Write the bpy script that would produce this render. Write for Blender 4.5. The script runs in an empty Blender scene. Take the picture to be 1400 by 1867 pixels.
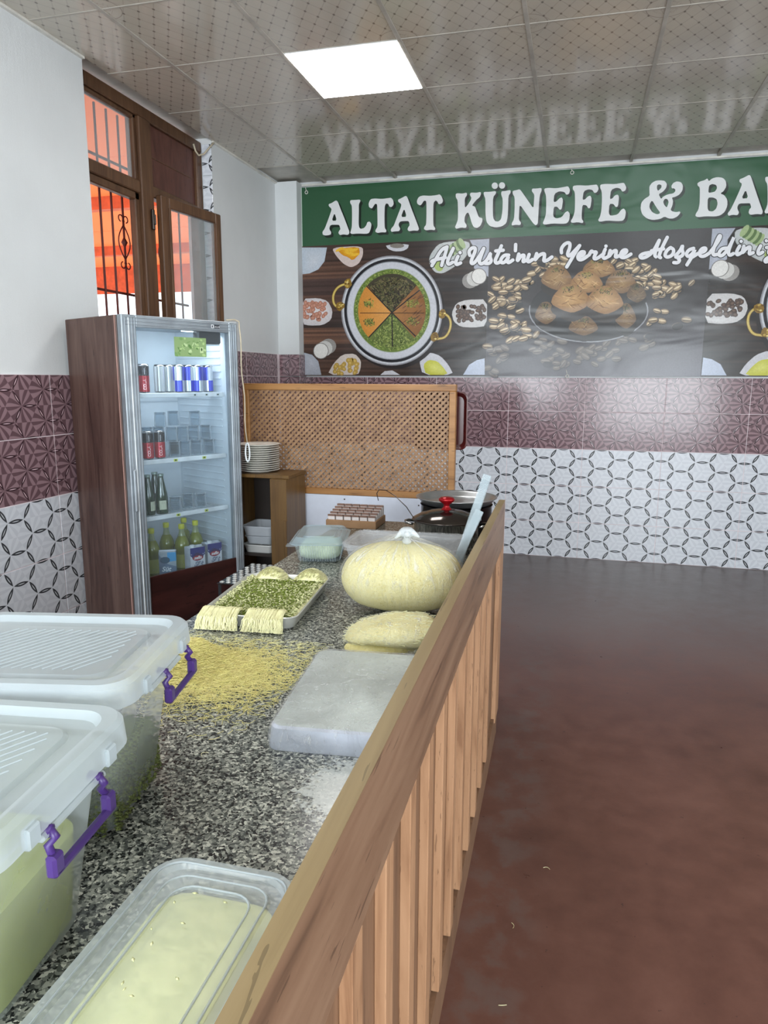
import bpy, bmesh, math, random
import numpy as np
from mathutils import Vector, Matrix
from mathutils.geometry import tessellate_polygon
random.seed(7); np.random.seed(7)
S = bpy.context.scene
COL = S.collection
PI = math.pi
# ---------------------------------------------------------------- camera
F, YAW, PITCH, ROLL, H = 1311.36, -0.259745, -0.182967, 0.003516, 1.451554
def cam_axes():
    a, b, c = YAW, PITCH, ROLL
    f = np.array([math.sin(a)*math.cos(b), math.cos(a)*math.cos(b), math.sin(b)])
    r = np.array([math.cos(a), -math.sin(a), 0.0]); u = np.cross(r, f)
    return math.cos(c)*r+math.sin(c)*u, -math.sin(c)*r+math.cos(c)*u, f
R_, U_, W_ = cam_axes()
cd = bpy.data.cameras.new('camera'); cam = bpy.data.objects.new('camera', cd); COL.objects.link(cam)
cd.sensor_fit = 'HORIZONTAL'; cd.sensor_width = 36; cd.lens = 36*F/1400; cd.clip_start = .02
m = Matrix.Identity(4)
for i in range(3):
    m[i][0] = R_[i]; m[i][1] = U_[i]; m[i][2] = -W_[i]
m[2][3] = H
cam.matrix_world = m; S.camera = cam
def at(x, y, Y):            # point of the photograph on the plane Y
    d = W_+R_*(x-700)/F-U_*(y-933.5)/F
    t = Y/d[1]; return d[0]*t, H+d[2]*t
# ---------------------------------------------------------------- world, lights, exposure
S.view_settings.view_transform = 'Standard'; S.view_settings.look = 'None'
S.view_settings.exposure = -0.06; S.view_settings.gamma = 1; S.view_settings.use_curve_mapping = False
wd = bpy.data.worlds.new('world'); S.world = wd; wd.use_nodes = True
bg = wd.node_tree.nodes['Background']; bg.inputs[0].default_value = (.86, .93, 1, 1); bg.inputs[1].default_value = 2.6
def area(name, loc, rot, sx, sy, power, col):
    l = bpy.data.lights.new(name, 'AREA'); l.shape = 'RECTANGLE'; l.size = sx; l.size_y = sy; l.energy = power; l.color = col
    o = bpy.data.objects.new(name, l); o.location = loc; o.rotation_euler = rot; COL.objects.link(o); return o
area('daylight_door', (1.45, -3.12, 1.45), (PI/2, 0, 0), 2.2, 2.1, 230, (.88, .96, 1))
area('daylight_window', (-1.25, -3.12, 1.7), (PI/2, 0, 0), 1.9, 1.5, 150, (.87, .95, 1))
area('daylight_side_window', (3.42, 1.2, 1.75), (0, PI/2, 0), 1.6, 3.2, 48, (.95, .98, 1))

# ---------------------------------------------------------------- helpers
def lin(c):
    return tuple(((v/255)/12.92 if v/255 <= .04045 else ((v/255+.055)/1.055)**2.4) for v in c)
def link(name, me, mt=None, parent=None, label=None):
    o = bpy.data.objects.new(name, me); COL.objects.link(o)
    if mt is not None and not me.materials: me.materials.append(mt)
    if parent is not None: o.parent = parent
    if label: o['label'] = label
    return o
def tag(o, label, cat, group=None, kind=None):
    if label: o['label'] = label
    if cat: o['category'] = cat
    if group: o['group'] = group
    if kind: o['kind'] = kind
    return o
def thing(name, label, cat, loc=(0, 0, 0), rz=0, group=None):
    o = bpy.data.objects.new(name, None); COL.objects.link(o); o.location = loc; o.rotation_euler = (0, 0, rz)
    o.empty_display_size = .05
    return tag(o, label, cat, group)
def structure(o, label=None):
    o['kind'] = 'structure'
    if label: o['label'] = label
    return o
def dup(root, loc=None, rz=None, label=None, group=None):
    r = root.copy(); COL.objects.link(r)
    if loc is not None: r.location = loc
    if rz is not None: r.rotation_euler = (0, 0, rz)
    if label: r['label'] = label
    if group: r['group'] = group
    for ch in list(root.children):
        c = ch.copy(); COL.objects.link(c); c.parent = r
        for g in list(ch.children):
            d = g.copy(); COL.objects.link(d); d.parent = c
    return r
class G:
    """collects simple shapes and links them as one mesh"""
    def __init__(s): s.v = []; s.f = []; s.smooth = []
    def add(s, vs, fs, sm=False):
        n = len(s.v); s.v += [tuple(map(float, p)) for p in vs]; s.f += [tuple(i+n for i in f) for f in fs]; s.smooth += [sm]*len(fs); return s
    def box(s, x0, x1, y0, y1, z0, z1, b=0.0):
        if b <= 0:
            v = [(x, y, z) for z in (z0, z1) for y in (y0, y1) for x in (x0, x1)]
            return s.add(v, [(0, 2, 3, 1), (4, 5, 7, 6), (0, 1, 5, 4), (2, 6, 7, 3), (0, 4, 6, 2), (1, 3, 7, 5)])
        b = min(b, (x1-x0)*.45, (y1-y0)*.45, (z1-z0)*.45)
        bm = bmesh.new(); bmesh.ops.create_cube(bm, size=1)
        for q in bm.verts: q.co = ((x0+x1)/2+q.co.x*(x1-x0), (y0+y1)/2+q.co.y*(y1-y0), (z0+z1)/2+q.co.z*(z1-z0))
        bmesh.ops.bevel(bm, geom=list(bm.edges), offset=b, segments=1, affect='EDGES', profile=.5)
        bm.verts.index_update(); s.add([q.co[:] for q in bm.verts], [[q.index for q in f.verts] for f in bm.faces]); bm.free(); return s
    def obox(s, c, ex, ey, ez, hx, hy, hz):
        c, ex, ey, ez = map(np.array, (c, ex, ey, ez))
        v = [c+ex*hx*i+ey*hy*j+ez*hz*k for k in (-1, 1) for j in (-1, 1) for i in (-1, 1)]
        return s.add(v, [(0, 2, 3, 1), (4, 5, 7, 6), (0, 1, 5, 4), (2, 6, 7, 3), (0, 4, 6, 2), (1, 3, 7, 5)])
    def lathe(s, prof, n=24, c=(0, 0, 0), sm=True, sx=1, sy=1):
        v = []; f = []
        for r, z in prof:
            for k in range(n): v.append((c[0]+r*sx*math.cos(2*PI*k/n), c[1]+r*sy*math.sin(2*PI*k/n), c[2]+z))
        for i in range(len(prof)-1):
            for k in range(n):
                a, b = i*n+k, i*n+(k+1) % n; f.append((a, b, b+n, a+n))
        if prof[0][0] < 1e-4 or True:
            pass
        return s.add(v, f, sm)
    def disc(s, r, z, n=24, c=(0, 0, 0), up=True):
        v = [(c[0]+r*math.cos(2*PI*k/n), c[1]+r*math.sin(2*PI*k/n), c[2]+z) for k in range(n)]
        return s.add(v, [tuple(range(n)) if up else tuple(range(n-1, -1, -1))])
    def tube(s, pts, r, n=8, sm=True, closed=False, flat=1.0):
        P = [np.array(p, float) for p in pts]; N = len(P); v = []; f = []
        rs = r if hasattr(r, '__len__') else [r]*N
        prev = None
        for i, p in enumerate(P):
            if closed: t = P[(i+1) % N]-P[i-1]
            else: t = P[min(i+1, N-1)]-P[max(i-1, 0)]
            t = t/(np.linalg.norm(t)+1e-12)
            ref = np.array([0, 0, 1.0]) if prev is None and abs(t[2]) < .9 else (np.array([1.0, 0, 0]) if prev is None else prev)
            a = ref-t*np.dot(ref, t); a /= np.linalg.norm(a)+1e-12; b = np.cross(t, a); prev = a
            for k in range(n):
                w = 2*PI*k/n; v.append(p+a*math.cos(w)*rs[i]*flat+b*math.sin(w)*rs[i])
        for i in range(N if closed else N-1):
            for k in range(n):
                A, B = i*n+k, i*n+(k+1) % n; C, D = ((i+1) % N)*n+(k+1) % n, ((i+1) % N)*n+k; f.append((A, B, C, D))
        if not closed: f += [tuple(range(n-1, -1, -1)), tuple((N-1)*n+k for k in range(n))]
        return s.add(v, f, sm)
    def loft(s, rings, cap0=True, cap1=True, seg=5, sm=False, c=(0, 0)):
        """rings: (z, hx, hy, r) rounded rectangles"""
        v = []; f = []; n = 4*(seg+1)
        for z, hx, hy, r in rings:
            r = min(r, hx-1e-4, hy-1e-4)
            for q, (sx, sy) in enumerate(((1, 1), (-1, 1), (-1, -1), (1, -1))):
                for k in range(seg+1):
                    a = (q+k/seg)*PI/2
                    v.append((c[0]+sx*(hx-r)+r*math.cos(a), c[1]+sy*(hy-r)+r*math.sin(a), z))
        for i in range(len(rings)-1):
            for k in range(n):
                a, b = i*n+k, i*n+(k+1) % n; f.append((a, b, b+n, a+n))
        if cap0: f.append(tuple(range(n-1, -1, -1)))
        if cap1: f.append(tuple((len(rings)-1)*n+k for k in range(n)))
        return s.add(v, f, sm)
    def prism(s, poly, z0, z1):
        n = len(poly); v = [(x, y, z0) for x, y in poly]+[(x, y, z1) for x, y in poly]
        f = [tuple(range(n-1, -1, -1)), tuple(range(n, 2*n))]+[(i, (i+1) % n, n+(i+1) % n, n+i) for i in range(n)]
        return s.add(v, f)
    def mesh(s, name):
        me = bpy.data.meshes.new(name); me.from_pydata(s.v, [], s.f); me.update()
        me.polygons.foreach_set('use_smooth', s.smooth); return me
    def build(s, name, mt, parent=None, label=None, auto=False):
        me = s.mesh(name)
        if auto: me.polygons.foreach_set('use_smooth', [True]*len(me.polygons)); me.set_sharp_from_angle(angle=math.radians(35))
        return link(name, me, mt, parent, label)

# ---- node expression helper
class E:
    def __init__(s, nt, sock): s.nt = nt; s.k = sock
    def _m(s, op, *o, clamp=False):
        n = s.nt.nodes.new('ShaderNodeMath'); n.operation = op; n.use_clamp = clamp
        for i, q in enumerate((s,)+o):
            if isinstance(q, E): s.nt.links.new(q.k, n.inputs[i])
            else: n.inputs[i].default_value = q
        return E(s.nt, n.outputs[0])
    def __add__(s, o): return s._m('ADD', o)
    __radd__ = __add__
    def __sub__(s, o): return s._m('SUBTRACT', o)
    def __rsub__(s, o): return (s*-1.0)+o
    def __mul__(s, o): return s._m('MULTIPLY', o)
    __rmul__ = __mul__
    def __truediv__(s, o): return s._m('DIVIDE', o)
    def __gt__(s, o): return s._m('GREATER_THAN', o)
    def __lt__(s, o): return s._m('LESS_THAN', o)
    def max(s, o): return s._m('MAXIMUM', o)
    def min(s, o): return s._m('MINIMUM', o)
    def abs(s): return s._m('ABSOLUTE')
    def sin(s): return s._m('SINE')
    def wrap(s, h): return s._m('WRAP', h, -h)
    def atan2(s, o): return s._m('ARCTAN2', o)
    def clamp(s): return s._m('ADD', 0.0, clamp=True)
    def step(s, a, b):
        n = s.nt.nodes.new('ShaderNodeMapRange'); n.interpolation_type = 'SMOOTHSTEP'
        s.nt.links.new(s.k, n.inputs[0]); n.inputs[1].default_value = a; n.inputs[2].default_value = b; return E(s.nt, n.outputs[0])
class MT:
    def __init__(s, name, rough=.5, metal=0., col=(200, 200, 200), spec=.5, trans=0, alpha=1):
        s.m = bpy.data.materials.new(name); s.m.use_nodes = True; s.nt = s.m.node_tree; s.n = s.nt.nodes; s.l = s.nt.links
        s.p = s.n['Principled BSDF']; s.p.inputs['Base Color'].default_value = (*lin(col), 1)
        s.p.inputs['Roughness'].default_value = rough; s.p.inputs['Metallic'].default_value = metal
        s.p.inputs['Specular IOR Level'].default_value = spec
        if trans: s.p.inputs['Transmission Weight'].default_value = trans
        s.co = None
    def coords(s, scale=(1, 1, 1), rand=False, loc=(0, 0, 0), rot=(0, 0, 0)):
        t = s.n.new('ShaderNodeTexCoord'); mp = s.n.new('ShaderNodeMapping'); mp.inputs['Scale'].default_value = scale; mp.inputs['Location'].default_value = loc; mp.inputs['Rotation'].default_value = rot
        src = t.outputs['Object']
        if rand:
            oi = s.n.new('ShaderNodeObjectInfo'); a = s.n.new('ShaderNodeVectorMath'); a.operation = 'MULTIPLY_ADD'
            cx = s.n.new('ShaderNodeCombineXYZ')
            for i in range(3): s.l.new(oi.outputs['Random'], cx.inputs[i])
            s.l.new(cx.outputs[0], a.inputs[0]); a.inputs[1].default_value = (7.3, 13.1, 5.7); s.l.new(src, a.inputs[2]); src = a.outputs[0]
        s.l.new(src, mp.inputs[0]); return mp.outputs[0]
    def xyz(s, vec):
        n = s.n.new('ShaderNodeSeparateXYZ'); s.l.new(vec, n.inputs[0]); return [E(s.nt, n.outputs[i]) for i in range(3)]
    def noise(s, vec, scale, detail=4, rough=.55, dist=0):
        n = s.n.new('ShaderNodeTexNoise'); n.inputs['Scale'].default_value = scale; n.inputs['Detail'].default_value = detail
        n.inputs['Roughness'].default_value = rough; n.inputs['Distortion'].default_value = dist
        if vec is not None: s.l.new(vec, n.inputs['Vector'])
        return E(s.nt, n.outputs['Fac'])
    def voro(s, vec, scale, feature='F1'):
        n = s.n.new('ShaderNodeTexVoronoi'); n.feature = feature; n.inputs['Scale'].default_value = scale; s.l.new(vec, n.inputs['Vector']); return n
    def ramp(s, fac, stops, const=False):
        n = s.n.new('ShaderNodeValToRGB'); cr = n.color_ramp
        if const: cr.interpolation = 'CONSTANT'
        while len(cr.elements) < len(stops): cr.elements.new(.5)
        for e, (p, c) in zip(cr.elements, stops): e.position = p; e.color = (*lin(c), 1)
        s.l.new(fac.k, n.inputs[0]); return n.outputs[0]
    def mix(s, fac, a, b, mode='MIX'):
        n = s.n.new('ShaderNodeMix'); n.data_type = 'RGBA'; n.blend_type = mode
        def put(i, q):
            if isinstance(q, tuple): n.inputs[i].default_value = (*lin(q), 1)
            else: s.l.new(q, n.inputs[i])
        if isinstance(fac, E): s.l.new(fac.k, n.inputs[0])
        else: n.inputs[0].default_value = fac
        put(6, a); put(7, b); return n.outputs[2]
    def color(s, sock): s.l.new(sock, s.p.inputs['Base Color']); return s
    def rough(s, e): s.l.new(e.k, s.p.inputs['Roughness']); return s
    def bump(s, e, strength=.3, dist=.01):
        n = s.n.new('ShaderNodeBump'); n.inputs['Strength'].default_value = strength; n.inputs['Distance'].default_value = dist
        s.l.new(e.k, n.inputs['Height']); s.l.new(n.outputs[0], s.p.inputs['Normal']); s.b = n; return s
    def see_through(s, fac, tint=(255, 255, 255), translucent=0):
        """thin plastic film: part of the light passes straight, part scatters"""
        t = s.n.new('ShaderNodeBsdfTransparent'); t.inputs[0].default_value = (*lin(tint), 1)
        mx = s.n.new('ShaderNodeMixShader'); out = s.n['Material Output']
        src = s.p.outputs[0]
        if translucent:
            tr = s.n.new('ShaderNodeBsdfTranslucent'); tr.inputs[0].default_value = (.9, .93, .94, 1)
            m2 = s.n.new('ShaderNodeMixShader'); m2.inputs[0].default_value = translucent
            s.l.new(src, m2.inputs[1]); s.l.new(tr.outputs[0], m2.inputs[2]); src = m2.outputs[0]
        if isinstance(fac, E): s.l.new(fac.k, mx.inputs[0])
        else: mx.inputs[0].default_value = fac
        s.l.new(src, mx.inputs[1]); s.l.new(t.outputs[0], mx.inputs[2]); s.l.new(mx.outputs[0], out.inputs[0]); return s
def plain(name, col, rough=.5, metal=0, spec=.5, ns=0, amt=.06, bump=0, bs=60):
    q = MT(name, rough, metal, col, spec)
    v = q.coords()
    e = q.noise(v, ns or 9, 4)
    d = tuple(max(0, c*(1-amt*2)) for c in col); l = tuple(min(255, c*(1+amt)) for c in col)
    q.color(q.ramp(e, [(.3, d), (.7, l)]))
    if bump: q.bump(q.noise(v, bs, 5), bump, .004)
    return q.m
def wood(name, dark, mid, light, axis=2, freq=26, rough=.5, stretch=14, spec=.4, rand=True):
    q = MT(name, rough, spec=spec)
    sc = [1.0, 1.0, 1.0]; sc[axis] = 1.0/stretch
    v = q.coords(tuple(sc), rand)
    a = q.noise(v, freq, 6, .6, 1.2); b = q.noise(v, freq*4.5, 3, .6, .3); c = q.noise(v, freq*.3, 2, .5, 2.)
    base = q.ramp(a*.6+c*.4, [(.33, dark), (.47, mid), (.66, light)])
    flecks = (b > .66)*.55
    q.color(q.mix(flecks, base, tuple(x*.7 for x in dark)))
    q.bump(a*.6+b*.4, .12, .003); return q.m

M = {}
# painted plaster walls
def plaster(name, col):
    q = MT(name, .75, col=col, spec=.25); v = q.coords()
    a = q.noise(v, 1.3, 4); b = q.noise(v, 140, 5, .7); c = q.noise(q.coords((1, 1, .25)), 30, 4)
    q.color(q.ramp(a, [(.3, tuple(x*.96 for x in col)), (.7, tuple(min(255, x*1.02) for x in col))])); q.bump(b*.6+c*.6, .35, .004); return q.m
M['wall'] = plaster('white_plaster', (214, 217, 218))
M['grout'] = plain('grout', (236, 222, 226), .7)
# pressed relief tiles: hexagon net of lens shaped grooves, star petals inside
def tile_mat(name, petal_a, petal_b, lens_dark, lens_light, lens_mid, w, rough):
    q = MT(name, rough, spec=.42)
    t = q.n.new('ShaderNodeTexCoord'); x, y, z = q.xyz(t.outputs['Object'])
    u = x*10.0; v = z*(1.0/.0866025)
    hx, hy = 1.5, .8660254
    ax, ay = u.wrap(hx), v.wrap(hy); bx, by = (u+1.5).wrap(hx), (v+hy).wrap(hy)
    sel = ((ax*ax+ay*ay) < (bx*bx+by*by)); ns = 1.0-sel
    px = ax*sel+bx*ns; py = ay*sel+by*ns
    c3, s3 = .8660254, .5; L = None
    for nx, ny in ((0, 1), (c3, s3), (-c3, s3)):
        d = px*nx+py*ny; tt = px*(-ny)+py*nx
        f = (1.0-tt*tt*4.0)*w-(.8660254-d.abs())
        L = f if L is None else L.max(f)
    # petals from the three star corners of every hexagon
    a = []; b = []
    for ang in (0, 120, 240):
        ca, sa = math.cos(math.radians(ang)), math.sin(math.radians(ang)); a.append(px*ca+py*sa); b.append(py*ca-px*sa)
    mx = a[0].max(a[1]).max(a[2]); bb = None
    for i in range(3):
        s = (a[i] > mx-1e-4)*b[i]; bb = s if bb is None else bb+s
    r = 1.0-mx
    phi = bb.atan2(r+.001); rad = (r*r+bb*bb)
    ph = (phi*8.6+rad*1.6*(bb > 0)-rad*1.6*(bb < 0)).sin()
    pet = ph.step(-.35, .35)
    base = q.mix(pet, petal_a, petal_b)
    dark = L.step(0, .03)
    hi = L.step(w*.72, w*.84)
    col = q.mix(dark, base, lens_dark); col = q.mix(hi, col, lens_light)
    fade = E(q.nt, q.n.new('ShaderNodeValue').outputs[0]); fade.k.default_value = lens_mid
    q.color(q.mix(q.noise(q.coords(), 30, 3)*lens_mid, col, petal_b))
    q.bump(ph*.3+L.step(-.03, .05)*.8-hi*1.0, .08, .0016); return q.m
M['tile_purple'] = tile_mat('plum_relief_tile', (96, 72, 78), (146, 118, 124), (44, 24, 30), (232, 200, 208), .15, .10, .16)
M['tile_white'] = tile_mat('white_relief_tile', (206, 210, 218), (218, 222, 229), (20, 24, 30), (196, 200, 206), .1, .125, .14)
# ceiling tile, foil laminated
def ceil_mat():
    q = MT('foil_ceiling_tile', .14, spec=.75)
    t = q.n.new('ShaderNodeTexCoord'); x, y, z = q.xyz(t.outputs['Object'])
    k = 1/.075; s = (x+y*.62)*k; d = (x-y*.62)*k
    fs, fd = s.wrap(.5).abs(), d.wrap(.5).abs()
    line = 1.0-fs.min(fd).step(.02, .05); dot = 1.0-fs.max(fd).step(.06, .12)
    cx, cy = .3-x.abs(), .3-y.abs()
    rr = (cx*cx+cy*cy)._m('SQRT')
    corner = 1.0-rr.step(.088, .092); ring = (rr-.09).abs().step(.0012, .003)
    sc = q.noise(q.coords(), 95, 2, .5, 2.5); orn = (sc > .56)*(1.0-rr.step(.05, .07))
    edge = cx.min(cy)
    c = q.mix(q.noise(q.coords((1, 1, 1), True), 5, 4), (182, 175, 162), (200, 193, 180))
    pat = (line*.20+dot*.6)*(1.0-corner)*(1.0-(edge < .012)*1.0)
    c = q.mix(pat.clamp(), c, (88, 80, 74)); c = q.mix(((1.0-ring)*.55+orn*.45).clamp(), c, (120, 112, 104))
    q.color(c); q.bump(q.noise(q.coords((1, .35, 1), True), 12, 3), .06, .01); return q.m
M['ceil'] = ceil_mat()
M['bar'] = plain('ceiling_grid_paint', (178, 173, 163), .35)
def floor_mat():
    q = MT('stained_concrete', .3, spec=.5); v = q.coords()
    a = q.noise(v, 1.1, 6, .6, .4); b = q.noise(v, 9, 6, .65); c = q.noise(v, 120, 3); x, y, z = q.xyz(v)
    col = q.ramp(a*.55+b*.45, [(.34, (88, 58, 50)), (.5, (105, 71, 61)), (.68, (120, 84, 73))])
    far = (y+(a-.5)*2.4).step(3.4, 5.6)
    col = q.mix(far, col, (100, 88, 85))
    wear = (1.0-(x+.15).abs().step(.03, .16))*b.step(.45, .62)*.4
    col = q.mix(wear.clamp(), col, (96, 92, 90))
    spk = (q.noise(v, 45, 2) > .735)*.55
    q.color(q.mix(spk, col, (50, 34, 33))); q.rough(b*.25+.2); q.bump(c*.4+b, .12, .004); return q.m
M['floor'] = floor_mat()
def granite():
    q = MT('speckled_granite', .2, spec=.5); v = q.coords((1, 1, 1)); w = q.noise(v, 150, 3)
    ad = q.n.new('ShaderNodeVectorMath'); ad.operation = 'MULTIPLY_ADD'; nn = q.n.new('ShaderNodeTexNoise'); nn.inputs['Scale'].default_value = 130
    q.l.new(v, nn.inputs['Vector']); q.l.new(nn.outputs['Color'], ad.inputs[0]); ad.inputs[1].default_value = (.012, .012, .012); q.l.new(v, ad.inputs[2])
    vo = q.voro(ad.outputs[0], 245); sp = q.n.new('ShaderNodeSeparateColor'); q.l.new(vo.outputs['Color'], sp.inputs[0]); r = E(q.nt, sp.outputs[0])
    col = q.ramp(r, [(0, (38, 40, 41)), (.20, (82, 86, 83)), (.42, (122, 126, 120)), (.66, (160, 163, 154)), (.88, (204, 206, 195))], True)
    x, y, z = q.xyz(v)
    col = q.mix(y.step(2.3, 3.1)*.5, col, (120, 96, 74), 'MULTIPLY')  # far end browner: a reflection painted into the stone colour
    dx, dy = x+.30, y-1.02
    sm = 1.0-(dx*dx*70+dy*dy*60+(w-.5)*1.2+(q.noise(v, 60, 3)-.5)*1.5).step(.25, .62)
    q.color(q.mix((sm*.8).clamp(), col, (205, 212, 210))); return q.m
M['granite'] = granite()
M['rail'] = wood('walnut_laminate', (96, 73, 57), (128, 99, 78), (148, 119, 96), 1, 20, .42)
M['rail_edge'] = wood('rail_edge_band', (124, 104, 72), (148, 128, 92), (162, 142, 106), 1, 14, .45)
M['slat'] = wood('light_oak_laminate', (142, 104, 76), (170, 130, 98), (184, 144, 111), 2, 30, .5, 10)
M['backer'] = wood('barrier_back_panel', (100, 74, 56), (124, 94, 72), (138, 106, 82), 2, 20, .5)
M['lattice'] = wood('lattice_wood', (118, 88, 64), (150, 115, 84), (170, 134, 100), 0, 30, .5, 6)
M['lattice_frame'] = wood('lattice_frame_wood', (122, 82, 42), (158, 112, 64), (176, 130, 80), 0, 22, .42)
M['cabinet'] = wood('varnished_pine', (62, 42, 20), (92, 66, 32), (110, 82, 42), 2, 22, .4)
M['dark'] = plain('dark_interior', (34, 24, 18), .7)
M['walnut'] = wood('dark_walnut_foil', (52, 34, 31), (80, 58, 52), (104, 82, 74), 2, 15, .42, 9, .35)
M['panelwood'] = wood('fridge_kick_foil', (36, 17, 16), (58, 29, 27), (72, 38, 35), 0, 10, .35, 5)
M['frame_brown'] = wood('brown_window_profile', (58, 38, 26), (84, 58, 40), (104, 76, 54), 2, 26, .4, 12)
M['win_panel'] = wood('window_infill_panel', (62, 34, 28), (86, 52, 44), (104, 68, 58), 2, 12, .4, 5)
M['alu'] = plain('brushed_aluminium', (150, 158, 165), .38, .4)
M['alu_light'] = plain('aluminium_tray', (214, 216, 214), .34, .35, ns=3, bump=.1, bs=40)
M['steel'] = plain('polished_steel', (176, 176, 176), .12, 1)
M['darksteel'] = plain('tinted_steel', (84, 78, 74), .12, .9)
M['pot_black'] = plain('black_pot_body', (34, 32, 34), .25, .6)
M['red'] = plain('red_knob', (160, 16, 26), .2, .5)
M['black'] = plain('black_plastic', (28, 32, 36), .4)
M['white'] = plain('white_plastic', (226, 232, 236), .35)
M['fridge_in'] = plain('fridge_liner', (212, 222, 230), .35, amt=.02)
M['blue_white'] = plain('white_board', (206, 212, 226), .6, amt=.02)
M['cream'] = plain('cream_ceramic', (222, 220, 212), .25)
M['purple'] = plain('purple_plastic', (70, 46, 112), .32)
M['cord'] = plain('cotton_cord', (196, 184, 160), .8)
M['iron'] = plain('rusty_iron_bar', (84, 28, 20), .6)
M['orange'] = MT('orange_canopy', .7, col=(252, 176, 128))
q = M['orange']; v = q.coords(); q.color(q.ramp(q.noise(v, .8, 4), [(.3, (248, 166, 120)), (.7, (254, 180, 134))])); q.see_through(0, translucent=.0)
tr = q.n.new('ShaderNodeBsdfTranslucent'); tr.inputs[0].default_value = (*lin((253, 180, 132)), 1); m2 = q.n.new('ShaderNodeMixShader'); m2.inputs[0].default_value = .6
q.l.new(q.p.outputs[0], m2.inputs[1]); q.l.new(tr.outputs[0], m2.inputs[2]); q.l.new(m2.outputs[0], q.n['Material Output'].inputs[0]); M['orange'] = q.m
M['beam'] = plain('orange_painted_beam', (224, 124, 84), .7)
M['pavement'] = plain('pale_paving', (214, 210, 204), .8)
M['kad'] = plain('kadayif_pastry', (255, 250, 200), .55, ns=60, amt=.03)
M['kad2'] = plain('loose_kadayif', (255, 241, 164), .55, ns=60, amt=.03)
M['pist'] = plain('pistachio_crumb', (122, 138, 50), .6, ns=300, amt=.3)
M['pist2'] = plain('pale_crumb', (222, 224, 170), .6, ns=200, amt=.1)
def milky(name, fac, col=(222, 230, 233), rough=.3, tl=.3, vary=.12):
    q = MT(name, rough, col=col, spec=.5); v = q.coords()
    q.see_through(fac+(q.noise(v, 7, 4)-.5)*vary if False else E(q.nt, (q.noise(v, 7, 4)*vary+(fac-vary*.5)).k), translucent=tl); return q.m
M['milky'] = milky('milky_storage_plastic', .68, (196, 206, 210), tl=.15)
M['milky_lid'] = milky('milky_lid_plastic', .36, (196, 207, 213), tl=.2)
M['tub'] = milky('clear_tub_plastic', .62, (225, 232, 240), .15, .2)
M['clear'] = milky('clear_thin_plastic', .76, (186, 202, 210), .12, .08)
def film(name, fac, sc, st):
    q = MT(name, .15, col=(235, 238, 240)); v = q.coords((1, 1, .45)); q.bump(q.noise(v, sc, 5, .6, 2.5), st, .02)
    r = q.noise(v, sc*1.5, 4, .6, 3.0).step(.55, .75)
    q.see_through(1.0-(r*.35+(1-fac))); return q.m
M['film'] = film('plastic_bag_film', .86, 9, .8)
M['wrap'] = film('cling_film', .74, 18, .9)
def glassy(name, tint, fac=.8, rough=.03):
    q = MT(name, rough, col=tint, spec=.8)
    lw = q.n.new('ShaderNodeLayerWeight'); lw.inputs[0].default_value = .35
    f = E(q.nt, lw.outputs['Facing'])
    q.see_through((1.0-f.step(.1, 1.0)*.75)*fac, tint=tint); return q.m
M['glass'] = glassy('drinking_glass', (240, 246, 250), .95)
M['pane'] = glassy('window_pane', (238, 244, 246), .93)
M['door_glass'] = glassy('fridge_glass', (244, 249, 252), .965)
M['green_glass'] = plain('dark_green_bottle', (10, 52, 24), .1, spec=.8)
M['lemon'] = plain('yellow_drink_bottle', (122, 128, 26), .15, spec=.7)
M['neck'] = glassy('clear_bottle_neck', (206, 214, 170), .6)
M['yellow_cap'] = plain('yellow_cap', (206, 206, 30), .4)
M['yellow_label'] = plain('yellow_label', (196, 196, 70), .5)
M['brownred'] = plain('oxblood_tray', (72, 24, 24), .25)
M['cardboard'] = plain('cardboard', (150, 116, 84), .8)
M['lamp'] = MT('led_diffuser', .5); M['lamp'].p.inputs['Emission Color'].default_value = (1, .99, .97, 1); M['lamp'].p.inputs['Emission Strength'].default_value = 16; M['lamp'] = M['lamp'].m
M['flamp'] = MT('fridge_lamp_tube', .5); M['flamp'].p.inputs['Emission Color'].default_value = (.86, .95, 1, 1); M['flamp'].p.inputs['Emission Strength'].default_value = 6; M['flamp'] = M['flamp'].m
# printed surfaces carry their ink in a colour attribute
def ink(name, rough, bump=0, bscale=2, streak=False):
    q = MT(name, rough, spec=.36); a = q.n.new('ShaderNodeVertexColor'); a.layer_name = 'ink'
    c = a.outputs[0]
    v = q.coords()
    if streak:
        e = q.noise(v, 90, 4, .7)
        c = q.mix((e-.3).clamp()*.55, c, (30, 24, 22))
    q.color(c)
    if bump: q.bump(q.noise(q.coords((.35, 1, 1)), bscale, 3, .5, .6), bump, .06)
    return q.m
M['vinyl'] = ink('printed_vinyl', .24, .25, 2.4); M['vinyl_photo'] = ink('printed_vinyl_photo', .22, .25, 2.4, True)
M['ink'] = ink('label_ink', .35)

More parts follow.
